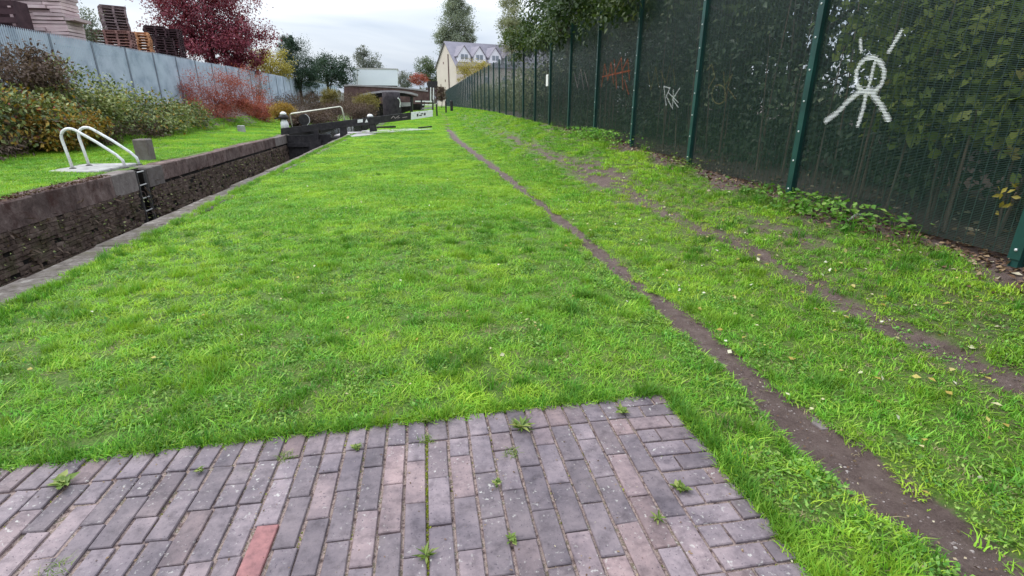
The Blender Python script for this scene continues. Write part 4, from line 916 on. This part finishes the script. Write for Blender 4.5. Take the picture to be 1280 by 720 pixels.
# ------------------------------------------------------------------ distant wood to close the horizon
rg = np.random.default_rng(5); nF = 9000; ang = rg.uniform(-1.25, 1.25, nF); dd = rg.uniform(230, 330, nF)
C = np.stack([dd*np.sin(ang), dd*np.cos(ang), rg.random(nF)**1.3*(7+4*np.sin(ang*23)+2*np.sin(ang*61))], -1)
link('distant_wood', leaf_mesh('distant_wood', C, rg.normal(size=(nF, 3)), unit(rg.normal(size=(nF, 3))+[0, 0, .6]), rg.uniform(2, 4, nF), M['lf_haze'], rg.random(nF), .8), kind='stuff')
# ------------------------------------------------------------------ grass
def blade_proto(name, n, rad, h0, h1, wid, mat, seed, lean=.5):
    rg = np.random.default_rng(seed); a = rg.uniform(0, 2*pi, n); r = rad*np.sqrt(rg.random(n)); c = np.stack([r*np.cos(a), r*np.sin(a), np.full(n, -.008)], -1)
    d = rg.uniform(0, 2*pi, n); h = h0+(h1-h0)*rg.random(n)**1.5; ln = h*lean*rg.uniform(.2, 1.5, n); D = np.stack([np.cos(d), np.sin(d), 0*d], -1)
    wv = np.stack([-np.sin(d), np.cos(d), 0*d], -1)*(wid*rg.uniform(.7, 1.3, n))[:, None]/2; Z = np.array([0, 0, 1.])
    def pt(t): return c+D*(ln*t*t)[:, None]+Z*(h*(t-.22*t*t*lean*1.4))[:, None]
    V = np.stack([pt(0)-wv, pt(0)+wv, pt(.5)+wv*.9, pt(.5)-wv*.9, pt(1.0)], 1).reshape(-1, 3); b = np.arange(n)[:, None]*5
    T = np.concatenate([b+np.array([t]) for t in ((0, 1, 2), (0, 2, 3), (3, 2, 4))], 0)
    rnd = np.repeat(np.clip(rg.normal(.5, .24, n), 0, 1), 5)
    return np_mesh(name, V, T, M[mat], [('rnd', 'POINT', rnd)])
def rosette(name, n, size, mat, seed, rise=.35, wide=.35, rad=.0):
    rg = np.random.default_rng(seed); a = rg.uniform(0, 2*pi, n); D = np.stack([np.cos(a), np.sin(a), rise*rg.uniform(.2, 1.6, n)], -1)
    rr = rad*np.sqrt(rg.random(n)); a2 = rg.uniform(0, 2*pi, n)
    C = np.stack([rr*np.cos(a2), rr*np.sin(a2), .004+.012*rg.random(n)], -1)
    return leaf_mesh(name, C, D, unit(np.array([0, 0, 1.])+rg.normal(size=(n, 3))*.25), size*rg.uniform(.5, 1.1, n), M[mat], rg.random(n), wide)
gcol = bpy.data.collections.new('grass_clumps')
protos = []
for i in range(4): protos.append(blade_proto('clump', 34, .055, .018, .062, .0042+.0008*i, 'grass', 10+i, .95))      # 0-3 lawn
for i in range(3): protos.append(blade_proto('clump', 38, .05, .04, .105, .0046, 'grass_dark', 20+i, .6))    # 4-6 tufts
for i in range(2): protos.append(rosette('clump', 24, .026-.008*i, 'clover', 30+i, .8, .6, .05))                     # 7-8 clover
protos.append(blade_proto('clump', 12, .06, .025, .06, .004, 'straw', 40, 1.2))                               # 9 straw
for i in range(2): protos.append(blade_proto('clump', 52, .12, .025, .068, .009, 'grass', 50+i, .9))           # 10-11 mid distance
for i in range(2): protos.append(blade_proto('clump', 64, .26, .04, .10, .020, 'grass', 60+i, .7))            # 12-13 far
protos.append(blade_proto('clump', 30, .10, .10, .24, .008, 'grass_dark', 70, .5))                            # 14 rank edge growth
protos.append(blade_proto('clump', 44, .075, .008, .026, .0048, 'grass', 80, 1.6))                            # 15 low mat
protos.append(blade_proto('clump', 16, .07, .006, .02, .0035, 'straw', 81, 2.2))                              # 16 dead bits
pobj = []
for i, me in enumerate(protos):
    o = bpy.data.objects.new('grass_clump_%02d' % i, me); gcol.objects.link(o); pobj.append(o)
_tab = np.random.default_rng(99).random((256, 256))
def _vn(x, y):
    xi = np.floor(x).astype(int); yi = np.floor(y).astype(int); fx = x-xi; fy = y-yi; fx = fx*fx*(3-2*fx); fy = fy*fy*(3-2*fy)
    T = lambda a, b: _tab[a % 256, b % 256]
    return (T(xi, yi)*(1-fx)+T(xi+1, yi)*fx)*(1-fy)+(T(xi, yi+1)*(1-fx)+T(xi+1, yi+1)*fx)*fy
def pn(x, y, s=1.0, ph=0):      # patch noise 0..1
    x = np.asarray(x)*s*1.6+ph*37.7; y = np.asarray(y)*s*1.6+ph*11.3; v = 0; a = .5
    for k in range(4): v = v+a*_vn(x*2**k, y*2**k); a *= .55
    return np.clip((v/1.0-.5)*1.9+.45, 0, 1)
def scatter(x0, x1, y0, y1, dens, pick, smin, smax, low=False):
    n = int((x1-x0)*(y1-y0)*dens); x = rng.uniform(x0, x1, n); y = rng.uniform(y0, y1, n)
    wide = np.interp(y, [6, 9, 14, 30], [0, .05, .10, .20])*(x < 3.5); m = np.maximum.reduce([mud(x, y), mud(x-wide, y), mud(x+wide, y)]); k = rng.random(n) > (m*1.2-.12 if not low else m*.97)
    k &= ~on_pave(x, y, -.005+.03*(rng.random(n)-.35)); k &= ~((x > -7.75) & (x < -3.5+.07*(rng.random(n)-.6)-np.minimum(.019*np.maximum(0, y-4.5), .3)) & (y < 54))
    k &= ~((x > -9.05) & (x < -7.7) & (y > 14.05) & (y < 15.7)); k &= low | ~((x > 2.5) & (rng.random(n) < .12+.75*np.clip(pn(x, y, .7, 3)-.3, 0, 1)*(y < 16)))
    bare = np.maximum(pn(x, y, 2.6, 5), pn(x, y, 5, 9)-.05); k &= low | ~((bare > .76) & (rng.random(n) < .7))
    x, y = x[k], y[k]; return np.stack([x, y, gz(x, y)-.004, pick(x, y), rng.uniform(smin, smax, len(x)), rng.uniform(0, 6.283, len(x))], -1)
def pick_near(x, y):
    r = rng.random(len(x)); t = pn(x, y, 2.0, 1); v = rng.integers(0, 4, len(x))
    v = np.where(((t > .76) & (r < .5)) | (pn(x, y, 4.5, 8) > .84), rng.integers(4, 7, len(x)), v)
    v = np.where((pn(x, y, 1.7, 2) > .55) & (rng.random(len(x)) < .5), rng.integers(7, 9, len(x)), v)
    v = np.where((pn(x, y, 2.2, 4) > .62) & (rng.random(len(x)) < .35), 9, v); v = np.where((x > 2.4) & (rng.random(len(x)) < .12), 9, v); return v
def pick_mid(x, y):
    v = rng.integers(10, 12, len(x)); t = pn(x, y, 1.6, 1); v = np.where((t > .8) & (rng.random(len(x)) < .4), rng.integers(4, 7, len(x)), v)
    return np.where((pn(x, y, 1.2, 2) > .66) & (rng.random(len(x)) < .3), rng.integers(7, 9, len(x)), v)
def pick_mat(x, y): return np.where(rng.random(len(x)) < .17+.45*(mud(x, y) > .3), 16, 15)
def pick_far(x, y): return rng.integers(12, 14, len(x))
def pick_edge(x, y): return np.where(rng.random(len(x)) < .6, 14, rng.integers(4, 7, len(x)))
pts = [scatter(-3.6, 4.15, .7, 4.2, 620, pick_near, .7, 1.25), scatter(-3.6, 4.15, 4.2, 7.5, 420, pick_near, .8, 1.35), scatter(-3.65, 4.2, 7.5, 15, 170, pick_mid, .8, 1.3),
       scatter(-3.75, 4.2, 15, 30, 80, pick_mid, .9, 1.5), scatter(-3.0, 4.3, 30, 80, 20, pick_far, .7, 1.3), scatter(-12.2, -7.7, 8, 20, 110, pick_mid, .9, 1.5), scatter(-12.5, -7.7, 20, 54, 26, pick_far, .6, 1.0),
       scatter(3.85, 4.5, 2, 24, 18, pick_edge, .5, 1.1), scatter(-12.2, -11.0, 9, 40, 6, pick_edge, 1, 2.0)]
pts += [scatter(-3.6, 4.15, .7, 8, 330, pick_mat, .7, 1.3, True), scatter(-3.6, 4.15, 8, 18, 110, pick_mat, 1.0, 1.9, True)]
pts = np.concatenate(pts)
# fringe over the coping and round the paving
n = 1700; y = rng.uniform(2.3, 30, n); fr = np.stack([-3.48+rng.normal(0, .045, n)-np.minimum(.019*np.maximum(0, y-4.5), .3), y, np.full(n, .02), rng.integers(0, 7, n), rng.uniform(.6, 1.2, n), rng.uniform(0, 6.28, n)], -1)
n = 330; x = rng.uniform(-2.7, PAVE_R, n); fr2 = np.stack([x, pave_top(x)+rng.uniform(0, .03, n), np.full(n, -.005), rng.integers(0, 7, n), rng.uniform(.6, 1.15, n), rng.uniform(0, 6.28, n)], -1)
n = 200; y = rng.uniform(.8, 2.5, n); fr3 = np.stack([PAVE_R+rng.uniform(0, .03, n), y, np.full(n, -.005), rng.integers(0, 7, n), rng.uniform(.6, 1.15, n), rng.uniform(0, 6.28, n)], -1)
n = 1500; y = rng.uniform(7, 29, n); y = y[(y < 13.9) | (y > 15.8)]; n = len(y); fr4 = np.stack([-7.76+rng.normal(0, .07, n)*pn(y, y*0, 1.2, 6), y, np.full(n, .0), rng.choice([0, 1, 2, 3, 7, 9, 9], n), rng.uniform(.9, 1.8, n), rng.uniform(0, 6.28, n)], -1)
pts = np.concatenate([pts, fr, fr2, fr3, fr4])
gme = bpy.data.meshes.new('grass'); gme.vertices.add(len(pts)); gme.vertices.foreach_set('co', np.ascontiguousarray(pts[:, :3], np.float32).ravel())
for nm, i in (('scl', 4), ('rot', 5)):
    a = gme.attributes.new(nm, 'FLOAT', 'POINT'); a.data.foreach_set('value', np.ascontiguousarray(pts[:, i], np.float32))
a = gme.attributes.new('pick', 'INT', 'POINT'); a.data.foreach_set('value', np.ascontiguousarray(pts[:, 3], np.int32))
go = link('grass', gme); go['kind'] = 'stuff'
ngp = bpy.data.node_groups.new('grass_scatter', 'GeometryNodeTree')
ngp.interface.new_socket('Geometry', in_out='INPUT', socket_type='NodeSocketGeometry'); ngp.interface.new_socket('Geometry', in_out='OUTPUT', socket_type='NodeSocketGeometry')
def GN(t): return ngp.nodes.new(t)
gi, gout, iop, ci_, m2p = GN('NodeGroupInput'), GN('NodeGroupOutput'), GN('GeometryNodeInstanceOnPoints'), GN('GeometryNodeCollectionInfo'), GN('GeometryNodeMeshToPoints')
ci_.inputs['Collection'].default_value = gcol; ci_.inputs['Separate Children'].default_value = True; ci_.inputs['Reset Children'].default_value = True
def attr(nm, ty):
    n = GN('GeometryNodeInputNamedAttribute'); n.data_type = ty; n.inputs['Name'].default_value = nm; return n.outputs['Attribute']
cmb = GN('ShaderNodeCombineXYZ'); ngp.links.new(attr('rot', 'FLOAT'), cmb.inputs[2])
cms = GN('ShaderNodeCombineXYZ')
for i in range(3): ngp.links.new(attr('scl', 'FLOAT'), cms.inputs[i])
ngp.links.new(gi.outputs[0], m2p.inputs['Mesh']); ngp.links.new(m2p.outputs[0], iop.inputs['Points']); ngp.links.new(ci_.outputs[0], iop.inputs['Instance'])
iop.inputs['Pick Instance'].default_value = True; ngp.links.new(attr('pick', 'INT'), iop.inputs['Instance Index'])
ngp.links.new(cmb.outputs[0], iop.inputs['Rotation']); ngp.links.new(cms.outputs[0], iop.inputs['Scale']); ngp.links.new(iop.outputs[0], gout.inputs[0])
md = go.modifiers.new('scatter', 'NODES'); md.node_group = ngp
# ------------------------------------------------------------------ weeds in the paving joints
WEEDS = [(80, 606, 'r', .055, 'spreading green weed in the paving joints near the left edge'), (358, 571, 'g', .05, 'low grass tuft in the joint under the edge bricks, left of centre'),
         (446, 562, 'r', .028, 'small round leaved weed in the joint near the paving centre'), (652, 536, 'R', .075, 'largest spiky rosette weed at the top of the paving'),
         (640, 566, 'g', .045, 'fine grass tuft just below the largest rosette weed'), (533, 527, 'r', .035, 'flat weed at the grass edge of the mossy joint'), (533, 551, 'g', .05, 'fine grass tuft at the top of the mossy joint'),
         (533, 697, 'R', .045, 'spiky rosette weed low on the mossy joint'), (640, 676, 'r', .025, 'tiny pale weed between bricks below centre'), (822, 650, 'R', .035, 'small star shaped weed at the right of the paving'),
         (776, 516, 'r', .04, 'straggling weed at the top right paving corner'), (250, 590, 'r', .022, 'tiny yellow green weed by the left edge bricks'), (68, 713, 'g', .06, 'green tuft at the bottom left corner of the paving'),
         (622, 606, 'r', .022, 'moss green weed in the joint under the grass tuft'), (850, 612, 'r', .04, 'withered weed by the right hand brick band')]
for i, (px, py, ty, s, lab) in enumerate(WEEDS):
    c = G(px, py, .0)
    if ty == 'g': me = blade_proto('weed', 60, s*.8, .02, s*.8, .0035, 'weed', 500+i, 1.2)
    else: me = rosette('weed', 26 if ty == 'r' else 20, s*1.15, 'weed', 500+i, .45 if ty == 'R' else .3, .26 if ty == 'R' else .5, s*.5 if ty == 'r' else .006)
    o = link('weed', me); o.location = (c[0], c[1], .0); tag(o, lab, 'weed', 'weeds in the paving joints')
# moss along the joints
def joint_moss():
    n = 2600; xs = []; ys = []
    j = -.0795; a = rng.uniform(.9, 2.3, 1300); xs.append(j+rng.normal(0, .0045, 1300)); ys.append(a)
    for p in plist[:300]:
        if rng.random() < .28:
            k = int(rng.integers(4, 14)); xs.append(p[0]-.054+rng.normal(0, .004, k)); ys.append(p[1]+rng.uniform(-.1, .1, k))
    x = np.concatenate(xs); y = np.concatenate(ys); n = len(x); C = np.stack([x, y, np.full(n, -.012)], -1)
    D = rng.normal(size=(n, 3))*.6+[0, 0, .8]
    return leaf_mesh('joint_moss', C, D, unit(rng.normal(size=(n, 3))), rng.uniform(.006, .014, n), M['moss'], rng.random(n), .7)
link('joint_moss', joint_moss(), kind='stuff')
n = 260; x = rng.uniform(-2.1, 1.3, n); y = rng.uniform(1.2, 2.42, n)+.04*x; C = np.stack([x, y, np.full(n, .003)], -1)
link('plant_crumbs', leaf_mesh('plant_crumbs', C, rng.normal(size=(n, 3))*[1, 1, .1], unit(rng.normal(size=(n, 3))*.2+[0, 0, 1]), rng.uniform(.004, .016, n), M['lf_litter'], rng.random(n), .5), kind='stuff')
# ------------------------------------------------------------------ mud pebbles, litter, fallen leaves
def blob(m, c, r, fl=.5):
    n = len(m.v); a0 = random.uniform(0, 6.28); e = random.uniform(.6, 1.0)
    for k in range(6):
        a = a0+k*pi/3; rr = r*random.uniform(.75, 1.15); m.v.append((c[0]+rr*cos(a), c[1]+e*rr*sin(a), c[2]))
    m.v.append((c[0], c[1], c[2]+r*fl))
    for k in range(6): m.f.append((n+k, n+(k+1) % 6, n+6)); m.m.append(0)
m = MB(); cnt = 0
for _ in range(20000):
    y = .9+random.random()**1.8*16; x = random.choice((np.interp(y, T1Y, T1X)+random.gauss(0, .09), 3.13+random.gauss(0, .12)))
    if mud(x, y) < .55: continue
    r = random.choice((0.002, .002, .002, .003, .003, .004, .006))*(1+y*.05)*random.uniform(.7, 1.5); blob(m, (x, y, ng(x, y)-.001), r); cnt += 1
    if cnt > 3200: break
for _ in range(700):      # grit in the joints and on the bricks
    x = random.uniform(-2.1, 1.3); y = random.uniform(1.1, float(pave_top(x))-.02); blob(m, (x, y, -.001), random.uniform(.0015, .004))
m.build('pebbles', M['pebble'], kind='stuff')
c = G(1030, 527, -.02); m = MB(); m.prism([(c[0]+a*.055, c[1]+b*.055, -.055) for a, b in ((-.9, -.9), (.5, -1.1), (1.1, -.2), (.7, 1), (-.4, 1.1), (-1.1, .3))], (0, 0, .026)); tag(m.build('flat_stone', M['slab']), 'flat grey stone bedded in the muddy track', 'stone')
STN = [(1167, 630, .022, 'pale round stone at the grass edge of the near muddy track'), (1212, 670, .02, 'second pale stone lower down the near muddy track'), (1095, 593, .012, 'small white stone in the middle of the near muddy track')]
for px, py, r, lab in STN:
    c = G(px, py, -.02); m = MB(); m.lathe((c[0], c[1], ng(c[0], c[1])-.004), [(r*.5, -.005), (r*.62, .002), (r*.45, .006), (r*.1, .008)], 9); tag(m.build('stone', M['pebble']), lab, 'stone')
def litter(name, n, fx, fy, size, mat, up_=.9):
    x = fx(n); y = fy(n); C = np.stack([x, y, gz(x, y)+(.032 if 'fallen' in name else .012)], -1); D = rng.normal(size=(n, 3))*[1, 1, .25]
    link(name, leaf_mesh(name, C, D, unit(rng.normal(size=(n, 3))*.4+[0, 0, up_]), size*rng.uniform(.5, 1.3, n), M[mat], rng.random(n), .7), kind='stuff')
litter('leaf_litter', 2600, lambda n: rng.normal(4.15, .16, n), lambda n: 2.2+rng.random(n)**1.3*14, .05, 'lf_litter')
litter('leaf_litter', 3500, lambda n: rng.uniform(4.3, 7, n), lambda n: rng.uniform(1, 24, n), .07, 'lf_litter')
litter('fallen_leaves', 520, lambda n: rng.uniform(2.0, 3.9, n), lambda n: 1.4+rng.random(n)**1.2*16, .038, 'lf_fallen')
litter('fallen_leaves', 220, lambda n: rng.uniform(-3, 1.9, n), lambda n: 2.6+rng.random(n)*12, .032, 'lf_fallen')
litter('leaf_litter', 420, lambda n: 1.9+rng.normal(0, .09, n), lambda n: 1.0+rng.random(n)**1.5*12, .016, 'lf_litter')
litter('leaf_litter', 420, lambda n: 3.13+rng.normal(0, .12, n), lambda n: 1.6+rng.random(n)**1.3*14, .022, 'lf_litter')
# plants at the foot of the fence
FP = [(745, 172, 'green ground cover patch at the foot of the fence under the red scrawl', 900, .075, 'clover', .9, .25), (1000, 266, 'nettle clump at the foot of the second tall post', 260, .07, 'clover', .5, .2), (1035, 262, 'nettle clump right of the second tall post', 260, .075, 'clover', .35, .22),
      (1118, 276, 'small leafy plant alone on the leaf litter by the fence', 70, .06, 'clover', .12, .22), (850, 214, 'thin weeds at the foot of the third post', 150, .06, 'weed', .35, .2), (960, 246, 'weedy tuft left of the second tall post', 160, .05, 'weed', .45, .15)]
for i, (px, py, lab, n, s, mt, ry, h) in enumerate(FP):
    c = PX(px, py, 4.0); zb = ng(4.0, c[1]); rg = np.random.default_rng(600+i)
    C = np.stack([rg.normal(3.98, .14, n), c[1]+rg.normal(0, ry, n), zb+rg.random(n)*h], -1); D = np.stack([rg.normal(size=n), rg.normal(size=n), rg.uniform(-.5, .2, n)], -1)
    t = thing('weed_clump', lab, 'plant', (4.0, c[1], zb)); link('foliage', leaf_mesh('foliage', C, D, unit(rg.normal(size=(n, 3))*.4+[0, 0, 1]), s*rg.uniform(.6, 1.2, n), M[mt], rg.random(n), .6), t)
    m = MB()
    for q in C[:14]: m.tube([(q[0]*.6+4.0*.4, q[1], zb-.02), tuple(q)], .003, 4)
    m.build('stems', M['twig'], t)
c = PX(1258, 248, FX-.06); rg = np.random.default_rng(640); n = 14
C = c+rg.normal(size=(n, 3))*[.02, .05, .05]; t = thing('leaf_sprig', 'bright yellow green sprig poking through the mesh at the right edge', 'sprig', c)
link('foliage', leaf_mesh('foliage', C, rg.normal(size=(n, 3)), unit(rg.normal(size=(n, 3))+[-.8, 0, .6]), np.full(n, .06), M['lf_yellow'], rg.random(n)*.6, .5), t)
m = MB(); m.tube([c+[.3, .1, -.2], c+[.05, 0, -.02], c+[0, -.05, .05]], .004, 5); m.build('stem', M['twig'], t)
m = MB(); a = PX(1060, 276, 4.02); b = PX(1078, 268, 4.1); b[2] = max(b[2], ng(4.1, b[1])+.05); m.tube([a, a*.5+b*.5+np.array([0, 0, .03]), b], .010, 6); m.tube([a*.4+b*.6, a*.2+b*.8+np.array([-.05, 0, .06])], .006, 5)
tag(m.build('fallen_branch', M['rung']), 'pale broken branch lying at the foot of the fence', 'branch')
# weeds hanging on the lock wall
rg = np.random.default_rng(650); n = 1900; y = 8.5+rg.random(n)*20; z = -.35-rg.random(n)**.8*1.0; gr = np.sin(y*2.1)+np.sin(y*5.3+z*3); k = rg.random(n) < (.25+.5*(gr > .3)); y, z = y[k], z[k]; n = len(y)
C = np.stack([np.full(n, CAN_L+.01), y, z], -1); D = np.stack([rg.uniform(.2, .8, n), rg.normal(0, .5, n), rg.uniform(-1, .5, n)], -1)
link('wall_weeds', leaf_mesh('wall_weeds', C, D, unit(rg.normal(size=(n, 3))+[.4, 0, .6]), rg.uniform(.06, .2, n), M['lf_brown'], rg.random(n), .22), kind='stuff')
n = 700; y = 8.5+rg.random(n)*20; C = np.stack([np.full(n, CAN_L+.015), y, -.5-rg.random(n)*.8], -1); D = np.stack([rg.uniform(.3, .9, n), rg.normal(0, .6, n), rg.uniform(-.6, .6, n)], -1)
link('wall_moss', leaf_mesh('wall_moss', C, D, unit(rg.normal(size=(n, 3))+[.4, 0, .8]), rg.uniform(.03, .08, n), M['lf_bramble'], rg.random(n), .5), kind='stuff')
n = 2600; y = 7+rng.random(n)**1.2*13; y = y[(y < 13.6)]; n = len(y); x = -7.32-np.abs(rng.normal(0, .16, n)); C = np.stack([x, y, np.full(n, .012)], -1); D = rng.normal(size=(n, 3))*[1, 1, .4]+[.3, 0, 0]
link('edge_moss', leaf_mesh('edge_moss', C, D, unit(rng.normal(size=(n, 3))*.6+[0, 0, .8]), rng.uniform(.03, .07, n), M['lf_rust'], rng.random(n), .6), kind='stuff')
c = PX(18, 348, CAN_R-.25); rg = np.random.default_rng(660); n = 60; C = np.array([CAN_R-.12, c[1], -.25])+rg.normal(size=(n, 3))*[.05, .08, .07]
t = thing('wall_plant', 'small pale flowering weed in the lock wall at the left edge', 'plant', (CAN_R-.05, c[1], -.3)); link('foliage', leaf_mesh('foliage', C, rg.normal(size=(n, 3)), unit(rg.normal(size=(n, 3))+[0, 0, .7]), rg.uniform(.02, .05, n), M['weed'], rg.random(n), .6), t)
m = MB(); m.tube([(CAN_R+.03, c[1], -.36), (CAN_R-.12, c[1], -.25)], .006, 5); m.build('stem', M['twig'], t)
for i, (px, py, lab) in enumerate([(30, 197, 'left one of two pale wrappers on the far grass'), (46, 194, 'right one of two pale wrappers on the far grass')]):
    q = G(px, py, .1); m = MB(); m.poly([(q[0]+a*.13, q[1]+b*.13, ng(q[0], q[1])+.06+zz) for a, b, zz in ((-1, -.6, 0), (.6, -.9, .05), (1, .5, .02), (0, .9, .09), (-.8, .5, .03))]); m.poly([(q[0]+a*.11, q[1]+b*.11, ng(q[0], q[1])+.07+zz) for a, b, zz in ((-1, .6, .08), (.3, -.3, .10), (.8, .8, .0))])
    tag(m.build('wrapper', M['white']), lab, 'litter')
